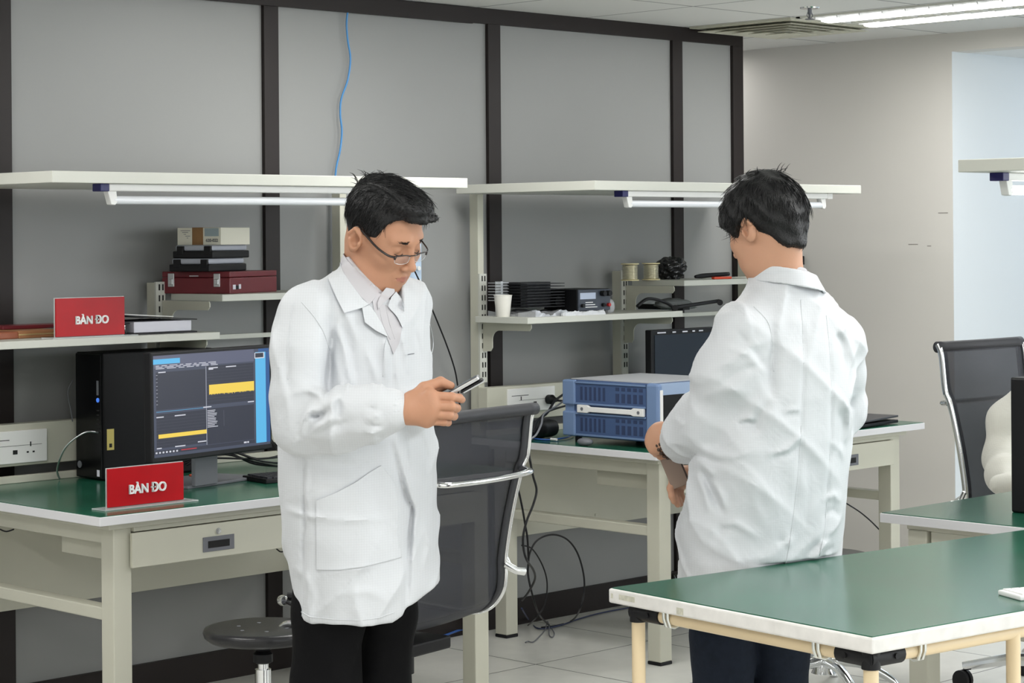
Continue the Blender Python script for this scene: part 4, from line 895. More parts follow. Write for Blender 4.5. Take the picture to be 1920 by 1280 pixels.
def coat_mat(name, c):
    m = bpy.data.materials.new(name); m.use_nodes = True; nt = m.node_tree; p = nt.nodes['Principled BSDF']
    tc = nt.nodes.new('ShaderNodeTexCoord'); mp_ = nt.nodes.new('ShaderNodeMapping'); mp_.inputs['Rotation'].default_value = (math.radians(90), 0, 0)
    nt.links.new(tc.outputs['Object'], mp_.inputs[0])
    br = nt.nodes.new('ShaderNodeTexBrick'); br.offset = 0; br.inputs['Scale'].default_value = 1; br.inputs['Brick Width'].default_value = .0055; br.inputs['Row Height'].default_value = .0055
    br.inputs['Mortar Size'].default_value = .00045; br.inputs['Mortar Smooth'].default_value = .5
    br.inputs['Color1'].default_value = c; br.inputs['Color2'].default_value = c; br.inputs['Mortar'].default_value = tuple(v*.93 for v in c[:3])+(1,)
    nt.links.new(mp_.outputs[0], br.inputs['Vector']); nt.links.new(br.outputs[0], p.inputs['Base Color'])
    n1 = nt.nodes.new('ShaderNodeTexNoise'); n1.inputs['Scale'].default_value = 18; n1.inputs['Detail'].default_value = 3; n1.inputs['Distortion'].default_value = .5
    nt.links.new(tc.outputs['Object'], n1.inputs['Vector'])
    b = nt.nodes.new('ShaderNodeBump'); b.inputs['Strength'].default_value = .5; b.inputs['Distance'].default_value = .006
    nt.links.new(n1.outputs[0], b.inputs['Height']); nt.links.new(b.outputs[0], p.inputs['Normal'])
    p.inputs['Roughness'].default_value = .62; p.inputs['Sheen Weight'].default_value = .15
    return m
M_COAT = coat_mat('white anti static cloth', srgb(206, 209, 213)); M_COAT3 = coat_mat('cream white cloth', srgb(212, 211, 202))
M_SHIRT = mat('pale shirt cloth', srgb(192, 190, 194), .7)
M_TROUS = mat('black trousers', srgb(9, 9, 11), .85, spec=.15, bump=.3, bscale=60)
M_JEANS = mat('dark blue jeans', srgb(28, 35, 47), .85, spec=.2, noise=.25, nscale=60, bump=.3, bscale=90)
M_SHOE = mat('black leather', srgb(24, 22, 22), .35)
# ---- head
def head_rot(fx, fy, pitch, roll=0):
    f = np.array([fx, fy, 0]); f /= np.linalg.norm(f); r = np.array([f[1], -f[0], 0]); u = np.array([0, 0, 1.])
    f2 = f*math.cos(pitch)-u*math.sin(pitch); u2 = f*math.sin(pitch)+u*math.cos(pitch)
    r2 = r*math.cos(roll)+u2*math.sin(roll); u3 = u2*math.cos(roll)-r*math.sin(roll)
    return np.stack([r2, f2, u3], 1)      # columns: head right, forward, up
def head_sdf(Q, ear_in=True):
    ax = np.abs(Q[:, 0]); A = Q.copy(); A[:, 0] = ax
    d = E_(Q, (0, -.006, .042), (.076, .094, .088))
    d = sm(d, E_(Q, (0, .022, -.012), (.066, .070, .085)), .03)
    d = sm(d, E_(A, (.030, .030, -.062), (.034, .050, .040)), .03)
    d = sm(d, E_(Q, (0, .070, -.088), (.024, .020, .020)), .028)
    d = sm(d, E_(A, (.044, .060, -.012), (.020, .020, .018)), .025)          # cheek bones
    d = sm(d, Cp(A, (.012, .086, .036), (.044, .070, .036), .009, .008), .016)    # brow
    d = sx(d, -E_(A, (.031, .094, .014), (.019, .012, .012)), .014)         # sockets
    d = sm(d, E_(A, (.031, .072, .013), (.0145, .0135, .0125)), .005)        # closed lids
    d = sx(d, -Cp(A, (.020, .0875, .007), (.042, .078, .006), .0009), .003)  # lash line
    d = sm(d, Cp(Q, (0, .086, .026), (0, .108, -.018), .007, .0095), .012)
    d = sm(d, E_(Q, (0, .110, -.022), (.010, .010, .0085)), .008)
    d = sm(d, E_(A, (.0125, .100, -.027), (.0075, .010, .0075)), .006)
    d = sx(d, -E_(A, (.007, .108, -.034), (.0035, .005, .003)), .003)
    d = sm(d, E_(Q, (0, .084, -.055), (.026, .012, .022)), .014)
    d = sm(d, Cp(A, (0, .0965, -.0505), (.019, .088, -.0545), .0052, .0028), .005)
    d = sm(d, Cp(A, (0, .0955, -.0610), (.017, .088, -.0575), .0062, .0028), .005)
    d = sx(d, -Cp(A, (0, .1025, -.0555), (.023, .090, -.056), .0012), .0025)
    # ears
    e = E_(A, (.081, -.009, .002), (.012, .0195, .032)); e = sx(e, -E_(A, (.092, -.003, .003), (.019, .0115, .018)), .003); e = sx(e, -Cp(A, (.090, -.008, .024), (.091, -.021, .006), .0045), .003)
    e = sm(e, Cp(A, (.083, .004, .020), (.088, -.012, .030), .0035), .004); e = sm(e, Cp(A, (.088, -.012, .030), (.090, -.026, .010), .0038), .004); e = sm(e, E_(A, (.083, .008, -.002), (.005, .005, .006)), .004)
    d = sm(d, e, .006)
    return d
def hairline(Q, tab):
    th = np.degrees(np.arctan2(np.abs(Q[:, 0]), Q[:, 1])); return np.interp(th, [a for a, _ in tab], [b for _, b in tab]).astype(np.float32)
def strands(b, V, N, n, comb, length, rad, seed, lift=.002, cond=None, shorter=None):
    rr = np.random.RandomState(seed); idx = rr.permutation(len(V)); c = 0
    for i in idx:
        p, nn = V[i], N[i]
        if cond is not None and not cond(p): continue
        g = np.array(comb(p), float)+.18*rr.randn(3); g -= nn*(g@nn); g /= np.linalg.norm(g)+1e-9; L = length*(.6+.8*rr.rand())*(shorter(p) if shorter else 1); k = 5
        cur = rr.randn()*.25; sd = np.cross(nn, g)
        pts = [p-nn*.001+g*L*t+nn*(lift*math.sin(math.pi*min(t, .8))-.45*L*L*t*t/.09*.5)+sd*cur*L*t*t for t in np.linspace(0, 1, k)]
        b.tube(pts, [rad, rad, rad*.9, rad*.6, rad*.15], 3); c += 1
        if c >= n: break
def surf(fn, lo, hi, h):
    v, f = nets(fn, lo, hi, h); me = bpy.data.meshes.new('tmp'); me.from_pydata(v.tolist(), [], f.tolist()); me.update()
    N = np.zeros(len(v)*3); me.vertices.foreach_get('normal', N); bpy.data.meshes.remove(me); return v, N.reshape(-1, 3)
def hand_sdf(P, wrist, mcp, fingers, thumb, rp=.015, rf=.0088, rw=.026):
    d = Cp(P, wrist[0], wrist[1], rw, rw*.96)
    c = np.mean([wrist[1], *mcp], 0)
    for i, m in enumerate(mcp): d = sm(d, Cp(P, wrist[1], m, rp*1.15, rp*(1 if i < 3 else .88)), .014)
    d = sm(d, Cp(P, wrist[1], thumb[0], rp*1.1, rp), .015)
    fg = None
    for i, f in enumerate(fingers):
        r = rf*(1, 1.02, .97, .85)[i]; q = chain(P, [mcp[i], *f], [r*1.16]+[r*1.03, r*.96, r*.86][:len(f)], .004)
        fg = q if fg is None else np.minimum(fg, q)
    q = chain(P, thumb, [rf*1.55, rf*1.35, rf*1.2, rf*.98][:len(thumb)], .005); d = sm(d, q, .006)
    return sm(d, fg, .004)
def bbox(pts, m): p = np.array(pts); return p.min(0)-m, p.max(0)+m
def patch(F, fn, poly, out=.003, thick=.0025, h=.006, name='patch', m=None, y0=-.45, side=1):
    """cloth panel lying on the surface of fn, its outline given in the figure's own x and z"""
    X = np.array([F.at(*p)[[0, 2]] for p in poly]); lo, hi = X.min(0), X.max(0)
    import mathutils
    n = len(X); pts = []; edge = []
    for i in range(n):
        a, b = X[i], X[(i+1) % n]; k = max(1, int(np.linalg.norm(b-a)/h))
        for j in range(k): pts.append(a+(b-a)*j/k)
    ne = len(pts); E2 = [(i, (i+1) % ne) for i in range(ne)]
    gx = np.arange(lo[0]+h/2, hi[0], h); gz = np.arange(lo[1]+h/2, hi[1], h); bd = np.array(pts)
    def inside(p):
        c = False
        for i in range(n):
            a, b = X[i], X[i-1]
            if (a[1] > p[1]) != (b[1] > p[1]) and p[0] < (b[0]-a[0])*(p[1]-a[1])/(b[1]-a[1])+a[0]: c = not c
        return c
    for x in gx:
        for z in gz:
            if inside((x, z)) and np.min(np.sum((bd-(x, z))**2, 1)) > (h*.5)**2: pts.append(np.array([x, z]))
    vs, ed, fs, *_ = mathutils.geometry.delaunay_2d_cdt([Vector(p) for p in pts], E2, [], 1, 1e-6)
    V = np.array([v[:] for v in vs]); P = np.zeros((len(V), 3), np.float32); P[:, 0] = V[:, 0]; P[:, 2] = V[:, 1]; P[:, 1] = y0
    for _ in range(60):
        d = fn(P); P[:, 1] += np.clip(d-.0002, -.01, .03)*.8
    fro = P.copy(); fro[:, 1] -= out; k = len(V)
    b = B(); vv = [tuple(p) for p in fro]+[tuple(p+np.array([0, thick+out*.9, 0])) for p in fro]
    fs = [tuple(f) for f in fs]; cnt = {}
    for f in fs:
        for i in range(len(f)): e = (f[i], f[(i+1) % len(f)]); cnt[tuple(sorted(e))] = cnt.get(tuple(sorted(e)), 0)+1
    ff = list(fs)+[tuple(i+k for i in f[::-1]) for f in fs]
    for f in fs:
        for i in range(len(f)):
            a, c = f[i], f[(i+1) % len(f)]
            if cnt[tuple(sorted((a, c)))] == 1: ff.append((a, c, c+k, a+k))
    b.add(vv, ff); o = mk(name, b, m, F.root, local=True, smooth='auto'); return o
def seam(F, fn, pts, r=.0012, m=None, y0=-.45, name='seam', out=0.):
    X = catmull([F.at(*p) for p in pts], 8); P = np.array(X, np.float32); P[:, 1] = y0
    for _ in range(60): P[:, 1] += np.clip(fn(P)-.0002, -.01, .03)*.8
    P[:, 1] -= out
    mk(name, B().tube([tuple(p) for p in P], r, 6), m, F.root, local=True, smooth=True)
def torso(P, rows, f, n=2.3):
    T = np.array(rows, np.float32); z = P[:, 2]; I = lambda k: np.interp(z, T[:, 0], T[:, k]).astype(np.float32)
    rt = np.array([f[1], -f[0]], np.float32); fx = np.array(f[:2], np.float32)
    q = P[:, :2]-np.stack([I(1), I(2)], 1); a, b = I(3), I(4)
    u = np.abs(q@rt)/a; v = np.abs(q@fx)/b; k = (u**n+v**n+1e-9)**(1/n); return (k-1)*np.minimum(a, b)
# ------------------------------------------------------------------ the man holding a phone
F1 = Fig(665, 4.85, 'person in a white lab coat and glasses looking down at a phone in both hands')
f1 = np.array([.79, -.62]); rt1 = np.array([-.62, -.79])
A = F1.at
SR, SL = A(574, 590, -.135), A(757, 575, .12)
EL, WR = A(563, 800, -.17), A(740, 768, -.28)
EL2, WR2 = A(748, 780, .07), A(785, 765, -.16)
def zr(py): return A(665, py)[2]
def row(py, L, R, ka, kb, dy=0):
    a, b = A(L, py)[0], A(R, py)[0]; W_ = (b-a)/2; k = W_/math.hypot(.62*ka, .79*kb); return (zr(py), (a+b)/2, dy, ka*k, kb*k)
ROWS1 = [row(1200, 566, 816, 1.36, 1), row(1140, 562, 816, 1.36, 1), row(1000, 541, 813, 1.36, 1), row(900, 532, 811, 1.38, 1), row(800, 533, 804, 1.4, 1), row(700, 545, 797, 1.45, 1), row(620, 560, 790, 1.5, 1), row(560, 590, 775, 1.6, 1), row(535, 625, 765, 1.5, 1), row(505, 655, 745, 1.2, 1)]
ROWS1.sort()
CR1 = [([(636, 585), (631, 640), (630, 690), (626, 738)], -9, 10), ([(560, 640), (556, 700), (566, 726)], -3, 8), ([(566, 724), (590, 716), (616, 722), (628, 738)], 5, 7),
       ([(580, 812), (612, 785), (640, 766), (655, 758)], 5, 7), ([(592, 800), (640, 778), (700, 762)], -3, 8), ([(601, 764), (618, 762), (636, 751)], -9, 6), ([(584, 800), (588, 772), (600, 752), (622, 748)], 6, 7),
       ([(634, 748), (640, 735), (656, 722)], 5, 7), ([(650, 764), (655, 745), (652, 730)], -5, 6), ([(560, 826), (575, 800), (580, 780)], 3, 6), ([(570, 834), (640, 832), (700, 822)], 3, 8),
       ([(640, 600), (655, 640), (667, 700), (670, 720)], 4, 7), ([(652, 600), (668, 650), (678, 712)], -4, 8), ([(690, 640), (706, 680), (716, 716)], 3, 6), ([(735, 640), (741, 690), (738, 720)], -4, 6),
       ([(725, 620), (728, 660), (730, 715)], 4, 5), ([(752, 610), (762, 650), (770, 700)], 4, 6), ([(770, 600), (782, 640), (792, 700)], -4, 8), ([(640, 560), (664, 590), (680, 640)], 3, 7),
       ([(733, 803), (748, 868), (764, 925), (775, 945), (770, 1000), (768, 1080), (762, 1140)], -7, 7), ([(745, 803), (760, 860), (776, 930), (782, 950), (778, 1010), (776, 1090)], 4, 6), ([(761, 806), (765, 860), (775, 900)], -4, 5),
       ([(790, 810), (800, 860), (803, 930)], -3, 6), ([(540, 940), (585, 948), (640, 952), (750, 958)], 2.5, 6), ([(583, 840), (582, 900), (583, 950), (579, 1020), (577, 1100)], -3.5, 4), ([(590, 842), (588, 900), (589, 950)], 2, 4),
       ([(745, 900), (750, 960), (748, 1020)], 2.5, 6), ([(610, 1052), (660, 1046), (720, 1040)], 2, 6), ([(800, 980), (806, 1020), (796, 1060)], 3, 5),
       ([(590, 1060), (600, 1100), (592, 1140)], 2, 6), ([(640, 1090), (700, 1085), (740, 1110)], 1.6, 8), ([(620, 850), (680, 858), (720, 845)], -2, 9), ([(600, 880), (650, 888), (700, 872)], 1.8, 8),
       ([(700, 765), (716, 760), (732, 756)], 2.5, 3), ([(702, 776), (718, 775), (734, 774)], -3, 3), ([(700, 790), (716, 787), (734, 783)], 3, 3), ([(706, 800), (718, 798), (734, 793)], -2.5, 3), ([(704, 745), (718, 745), (732, 748)], -2.5, 3)]
def hem1(P, d):
    hx = np.array([A(p, 1100)[0] for p in (540, 575, 742, 760, 764, 817, 830)]); hz = np.array([A(665, q)[2] for q in (1128, 1149, 1151, 1140, 1131, 1101, 1100)])
    zb = np.interp(P[:, 0], hx, hz).astype(np.float32); d = sx(d, (zb-P[:, 2])*.9, .004)
    return d
def coat1_base(P, ss=1):
    d = torso(P, ROWS1, f1)
    d = sx(d, P[:, 2]-A(665, 500)[2], .03)
    sh = Cp(P, SR+np.array([.015, .01, .0]), SL, .058, .05); d = sm(d, sh, .05)
    d = sm(d, Cp(P, A(585, 575, -.11), A(672, 520, -.015), .035, .028), .04); d = sm(d, Cp(P, A(765, 565, .10), A(712, 530, .02), .03, .024), .03)
    d = hem1(P, d)
    s1 = chain(P, [SR, A(563, 660, -.155), A(560, 740, -.165), EL, A(640, 785, -.215), A(690, 775, -.25), A(722, 770, -.27), WR], [.062, .062, .058, .052, .060, .054, .040, .0335], .03)
    s2 = chain(P, [SL, A(757, 680, .10), EL2, A(770, 775, -.06), WR2], [.052, .048, .046, .044, .03], .03)
    rem = np.maximum(Cp(P, A(680, 450, -.02), A(688, 620, -.02), .084), -((P-A(678, 508, -.05))@np.array([.70, -.10, .70], np.float32)+.005))
    d = sx(d, -Cp(P, A(690, 470, -.0), A(696, 575, -.0), .064, .068), .006); d = sx(d, -rem, .006)
    d = sm(d, s2, .02); d = sm(d, s1, .012)
    return d
def coat1(P):
    d = coat1_base(P); m = np.abs(d) < .03
    if m.any(): d[m] += waves(P[m], 5, .0014, 46, (1, 1, .5))+waves(P[m], 9, .0030, 17, (1, 1, .45))+ridges(P[m], 12, .0068, 27, (1, 1, .7))
    d = creases(F1, P, d, [(p_, a_*1.5, w_*.85) for p_, a_, w_ in CR1], -1, .05)
    return hem1(P, d)
lo, hi = (-.30, -.36, .60), (.27, .28, 1.50)
net_obj('lab_coat', [(coat1, lo, hi, .0052, 0)], M_COAT, F1.root, smooth_it=1)
def body_piece(P, neck=None): pass
H1 = head_rot(.80, -.60, math.radians(27), math.radians(-6)); HS = .965
hc1 = A(715, 447, 0.)
hc1[1] = .0
def toh(P, hc, H, s): return ((P-hc)@H)/s
def fromh(q, hc, H, s): return hc+H@(np.array(q, float)*s)
def head1(P):
    Q = toh(P, hc1, H1, HS).astype(np.float32); d = head_sdf(Q)*HS
    nk = Cp(P, fromh((0, -.035, -.03), hc1, H1, HS), A(690, 535, .0), .052, .054); d = sm(d, nk, .025)
    d = sm(d, Cp(P, A(690, 530, 0), A(685, 620, .01), .052, .045), .02); return d
def legs(P, L): 
    d = None
    for pts, rs in L:
        q = chain(P, pts, rs, .02); d = q if d is None else sm(d, q, .02)
    return d
def skeleton1(P):   # trunk and upper limbs under the clothes
    d = Cp(P, A(690, 620, .01), A(680, 960, 0), .06, .10); d = sm(d, Cp(P, SR, SL, .04, .04), .03)
    d = sm(d, chain(P, [SR, EL, WR], [.04, .036, .027], .02), .02); d = sm(d, chain(P, [SL, EL2, WR2], [.036, .034, .026], .02), .02)
    return sm(d, chain(P, [(-.05, -.05, .88), (-.06, -.05, .5), (-.055, -.03, .09), (-.05, -.035, .05)], [.055, .042, .03, .028], .02), .02)
hd1 = lambda P: hand_sdf(P, [WR-np.array([.02, 0, 0]), A(765, 770, -.285)], [A(806, 742, -.295), A(811, 760, -.30), A(808, 776, -.297), A(800, 789, -.29)],
    [[A(847, 744, -.295), A(861, 746, -.275), A(866, 749, -.262)], [A(847, 762, -.30), A(856, 765, -.275), A(846, 764, -.25)], [A(843, 778, -.297), A(851, 780, -.272), A(841, 778, -.25)], [A(832, 791, -.288), A(840, 792, -.268), A(832, 790, -.248)]],
    [A(772, 748, -.283), A(795, 727, -.280), A(826, 716, -.268), A(845, 723, -.258)], rp=.0175, rf=.0092, rw=.029)
hd1b = lambda P: hand_sdf(P, [WR2, A(800, 765, -.19)], [A(822, 750, -.205), A(824, 760, -.20), A(824, 772, -.20), A(820, 782, -.20)],
    [[A(840, 748, -.215), A(848, 752, -.225)], [A(838, 764, -.22), A(842, 766, -.232)], [A(836, 774, -.22), A(838, 776, -.232)], [A(830, 784, -.21), A(832, 786, -.22)]],
    [A(806, 745, -.20), A(820, 728, -.21), A(836, 722, -.22)], rp=.014, rf=.008, rw=.024)
def pick1(c, mi):
    Q = toh(c, hc1, H1, HS); m = np.full(len(c), mi); A_ = np.abs(Q[:, 0])
    lp = (A_ < .020)&(Q[:, 1] > .088)&(np.abs(Q[:, 2]+.056) < .0088-.28*A_); m[lp] = 1; return m
lo, hi = bbox([hc1], .155)
net_obj('body', [(head1, (lo[0], lo[1], A(690, 585)[2]), hi, .0026, 0), (hd1, *bbox([A(735, 800, -.30), A(870, 705, -.24)], .022), .0020, 0), (hd1b, *bbox([A(785, 790, -.24), A(850, 715, -.16)], .022), .003, 0),
    (skeleton1, (-.25, -.34, .0), (.25,   .22, A(690, 590)[2]), .010, 0)], [M_SKIN, M_LIP], F1.root, pick=pick1)
# hair
TAB1 = [(0, .088), (25, .088), (42, .078), (52, .060), (62, .012), (72, -.004), (80, .020), (92, .036), (108, .030), (122, -.005), (140, -.038), (180, -.050)]
def hair1(P, grow=0.):
    Q = toh(P, hc1, H1, HS).astype(np.float32); z = Q[:, 2]
    th = np.clip((z-.01)/.10, 0, 1)*.017+.002+grow
    d = E_(Q, (0, -.006, .042), (.076, .094, .088))-th
    d = sm(d, E_(Q, (.006, .045, .118), (.058, .062, .026)), .02)
    d = sm(d, E_(Q, (-.010, .088, .098), (.046, .026, .013)), .012)
    d = sx(d, (hairline(Q, TAB1)-z)*.8, .008)
    g = np.sin(Q[:, 0]*210+Q[:, 2]*60+2*np.sin(Q[:, 1]*40))*.0011*np.clip((z-.05)/.04, 0, 1)+np.sin(Q[:, 0]*95+Q[:, 1]*30)*.0014
    d = d+g; part = np.abs(Q[:, 0]-.046+.12*(Q[:, 1])*0)+np.abs(np.clip(Q[:, 2]-.118, -9, 0))*0
    d = d+.004*np.exp(-((Q[:, 0]-.050)/.003)**2)*np.clip((z-.07)/.03, 0, 1)*(Q[:, 1] > -.05)
    return d*HS
h_ = net_obj('hair', [(hair1, lo, hi, .0026, 0)], [M_HAIR], F1.root)
hv, hn = surf(hair1, lo, hi, .006)
b = B(); comb1 = lambda p: (lambda q: H1@(np.array([-.5, .9, -.1]) if q[2] > .07 and q[0] < .05 else np.array([0, -.25, -1.])))(toh(p[None], hc1, H1, HS)[0])
strands(b, hv, hn, 1500, comb1, .032, .0007, 3, cond=lambda p: toh(p[None], hc1, H1, HS)[0][2] > .045, shorter=lambda p: .25 if toh(p[None], hc1, H1, HS)[0][1] > .065 else 1)
rr = np.random.RandomState(4)
for k in range(30):    # unruly tuft at the crown
    q0 = np.array([.0+.025*rr.randn(), -.070+.014*rr.randn(), .122+.006*rr.randn()]); dr = np.array([.25*rr.randn(), -.55+.35*rr.randn(), .9]); dr /= np.linalg.norm(dr); L = .020+.014*rr.rand(); bend = np.array([.3*rr.randn(), -.9, -.9])*L*.7
    b.tube([fromh(q0+dr*L*t+bend*t*t-dr*.01, hc1, H1, HS) for t in (0, .35, .7, 1)], [.0012, .001, .0007, .0002], 4)
mk('hair_strands', b, M_HAIR, h_, local=True, smooth=True)
b = B()
for s_ in (1, -1):
    for k in range(80):
        t = (k % 40)/39; q0 = np.array([s_*(.011+.036*t), .0955-.024*t*t, .037-.004*t+.0015*rr.randn()]); b.tube([fromh(q0, hc1, H1, HS), fromh(q0+np.array([s_*.007, -.001, .0022]), hc1, H1, HS)], [.0008, .0003], 4)
    lash = [(.019, .0880, .007), (.026, .0895, .0045), (.034, .0885, .004), (.042, .0825, .006)]
    b.tube([fromh((s_*x, y, z), hc1, H1, HS) for x, y, z in lash], [.0006, .0012, .0012, .0006], 5, smooth=4)
mk('eyebrows', b, M_HAIR, F1.root, local=True)
# cropped sides shown as a close fitting layer
def fade1(P):
    Q = toh(P, hc1, H1, HS).astype(np.float32); d = E_(Q, (0, -.006, .042), (.076, .094, .088))-.0012; t2 = [(a, z_-.012 if a > 50 else z_) for a, z_ in TAB1]
    d = sx(d, (hairline(Q, t2)-Q[:, 2])*.8, .004); return sx(d, Q[:, 2]-.07, .004)*HS
net_obj('cropped_hair', [(fade1, lo, hi, .003, 0)], [M_FADE], F1.root)
# glasses, slid down the nose
g = thing('glasses', None, None); g.parent = F1.root
for k_ in list(g.keys()): del g[k_]
gz, gy = -.002, .104
def gp(x, y, z): return fromh((x, y, z), hc1, H1, HS)
M_GF = mat('dark glasses frame', srgb(42, 34, 32), .25); M_LENS = mat('lens', (.6, .62, .65), .03, alpha=.07, spec=.9)
for s_ in (1, -1):
    rim = [(.010, .010), (.022, .0125), (.040, .0125), (.053, .011), (.054, .003), (.050, -.006), (.036, -.0095), (.022, -.009), (.012, -.005)]
    P3 = [gp(s_*x, gy-.006*(x/.05)**2, gz+z) for x, z in rim]
    mk('frame_rim', B().tube(P3[:4][::1]+[], .0017, 6, smooth=4).tube(P3[3:5], .0026, 6), M_GF, g, local=True, smooth=True)
    mk('wire_rim', B().tube(P3[4:]+[P3[0]], .0006, 6, smooth=4), M_ALU, g, local=True, smooth=True)
    b = B(); V_ = P3; c_ = np.mean(V_, 0); n_ = H1[:, 1]*.0008
    b.add([tuple(v) for v in V_]+[tuple(v+n_) for v in V_], [tuple(range(9)), tuple(range(9, 18))[::-1]]+[(i, (i+1) % 9, 9+(i+1) % 9, 9+i) for i in range(9)])
    mk('lens', b, M_LENS, g, local=True)
    mk('temple', B().tube([gp(s_*.053, gy-.008, gz+.008), gp(s_*.068, gy-.018, gz+.010), gp(s_*.0765, .055, gz+.016), gp(s_*.0795, .010, .028), gp(s_*.080, -.012, .034), gp(s_*.0795, -.028, .018)], .0024, 6, smooth=5, flat=(.7, 1.2)), M_GF, g, local=True, smooth=True)
mk('bridge', B().tube([gp(-.010, gy, gz+.011), gp(0, gy+.005, gz+.013), gp(.010, gy, gz+.011)], .0013, 6, smooth=4), M_GF, g, local=True, smooth=True)
# shirt, collar, lapels, pocket
fb = lambda P: np.minimum(coat1(P), head1(P)+.004)
def shirt1(P): return Cp(P, A(690, 500, .0), A(696, 640, -.0), .0625, .080)
net_obj('shirt', [(lambda P: sx(shirt1(P), (P-A(678, 508, -.05))@np.array([.70, -.10, .70], np.float32), .004), (-.15, -.2, A(690, 640)[2]), (.22, .16, A(690, 480)[2]), .004, 0)], M_SHIRT, F1.root)
cb = lambda P: np.minimum(coat1(P), shirt1(P))
patch(F1, cb, [(631, 478), (641, 471), (655, 488), (682, 514), (706, 533), (714, 545), (708, 556), (699, 568), (676, 545), (655, 520), (640, 497)], .007, .006, .006, 'shirt_collar', M_SHIRT)
patch(F1, cb, [(719, 548), (727, 538), (741, 541), (742, 547), (732, 558), (719, 570), (715, 578), (713, 566)], .007, .006, .006, 'shirt_collar', M_SHIRT)
cb2 = cb
patch(F1, cb, [(704, 560), (713, 546), (720, 548), (718, 566), (733, 572), (746, 592), (757, 612), (752, 640), (742, 660), (731, 628), (720, 604), (708, 582)], .003, .003, .006, 'shirt_front', M_SHIRT)
seam(F1, cb, [(716, 568), (722, 600), (736, 632)], .0012, M_SHIRT, out=.003); seam(F1, cb, [(727, 570), (734, 600), (744, 632)], .0009, M_SHIRT, out=.003)
patch(F1, cb2, [(619, 490), (630, 478), (645, 502), (664, 528), (688, 558), (699, 567), (687, 573), (657, 581), (641, 552), (622, 516)], .013, .010, .006, 'coat_collar', M_COAT)
patch(F1, cb2, [(687, 573), (699, 568), (710, 582), (722, 604), (732, 626), (712, 615), (692, 599)], .014, .010, .006, 'lapel', M_COAT)
patch(F1, cb2, [(744, 546), (754, 560), (762, 582), (762, 606), (757, 611), (748, 592), (732, 572), (736, 556)], .010, .008, .006, 'lapel', M_COAT)
patch(F1, coat1, [(607, 919), (640, 906), (676, 888), (700, 872), (722, 860), (738, 882), (748, 905), (752, 960), (757, 1030), (700, 1038), (650, 1044), (606, 1046)], .0048, .004, .008, 'pocket', M_COAT)
seam(F1, coat1, [(606, 1047), (650, 1045), (700, 1039), (757, 1031)], .0016, M_COAT); seam(F1, coat1, [(583, 845), (582, 900), (583, 950), (580, 1010), (577, 1080), (576, 1138)], .0014, M_COAT)
seam(F1, coat1, [(566, 562), (560, 600), (558, 650), (559, 700)], .0012, M_COAT); seam(F1, coat1, [(580, 560), (606, 590), (622, 620), (630, 660)], .0014, M_COAT)
seam(F1, coat1, [(572, 1130), (620, 1136), (700, 1137), (745, 1130)], .0012, M_COAT); seam(F1, coat1, [(730, 627), (726, 660), (724, 700)], .0014, M_COAT)
patch(F1, coat1, [(767, 661), (778, 660.5), (778, 662), (767, 662.6)], .0012, .001, .006, 'pen_slot', M_GREY)
b = B()
for k in range(18): a = 2*math.pi*k/18; b.tube([WR+np.array([-.012, .034*math.cos(a), .034*math.sin(a)]), WR+np.array([.004, .036*math.cos(a), .036*math.sin(a)]), WR+np.array([.010, .034*math.cos(a), .034*math.sin(a)])], .0062, 6)
mk('cuff', b, M_COAT, F1.root, local=True, smooth=True)
# trousers and shoes
def trous1(P):
    L = [([(-.045, -.035, .86), A(617, 1150, -.05), A(610, 1280, -.045), (-.058, -.04, .46), (-.055, -.03, .08)], [.09, .080, .076, .070, .062]),
         ([(.040, .05, .86), A(722, 1150, .06), A(712, 1280, .07), (.045, .08, .46), (.045, .085, .08)], [.085, .070, .068, .064, .058])]
    q = [chain(P, a, r, .02) for a, r in L]; d = sm(q[0], q[1], .012)
    d = creases(F1, P, d, [([(684, 1155), (678, 1200), (668, 1240), (660, 1290)], -4, 6), ([(640, 1170), (630, 1230), (626, 1290)], 2, 8)], -1, .1)
    return sx(d+waves(P, 3, .002, 22), .06-P[:, 2], .004)
net_obj('trousers', [(trous1, (-.2, -.2, .05), (.2, .22, .92), .008, 0)], M_TROUS, F1.root)
def shoe(F, c, fx):
    c = np.array(c); f = np.array([fx[0], fx[1], 0])
    def s(P): d = sm(Cp(P, c-f*.05+np.array([0, 0, .035]), c+f*.06+np.array([0, 0, .03]), .045, .040), Cp(P, c+f*.06+np.array([0, 0, .03]), c+f*.14+np.array([0, 0, .024]), .040, .032), .02); d = sm(d, Cp(P, c-f*.04+np.array([0, 0, .05]), c-f*.04+np.array([0, 0, .10]), .042, .04), .02); return sx(d, .002-P[:, 2], .004)
    net_obj('shoe', [(s, c+np.array([-.22, -.22, -.01]), c+np.array([.22, .22, .16]), .006, 0)], M_SHOE, F.root)
shoe(F1, (-.050, -.035, 0), f1); shoe(F1, (.050, .085, 0), f1)
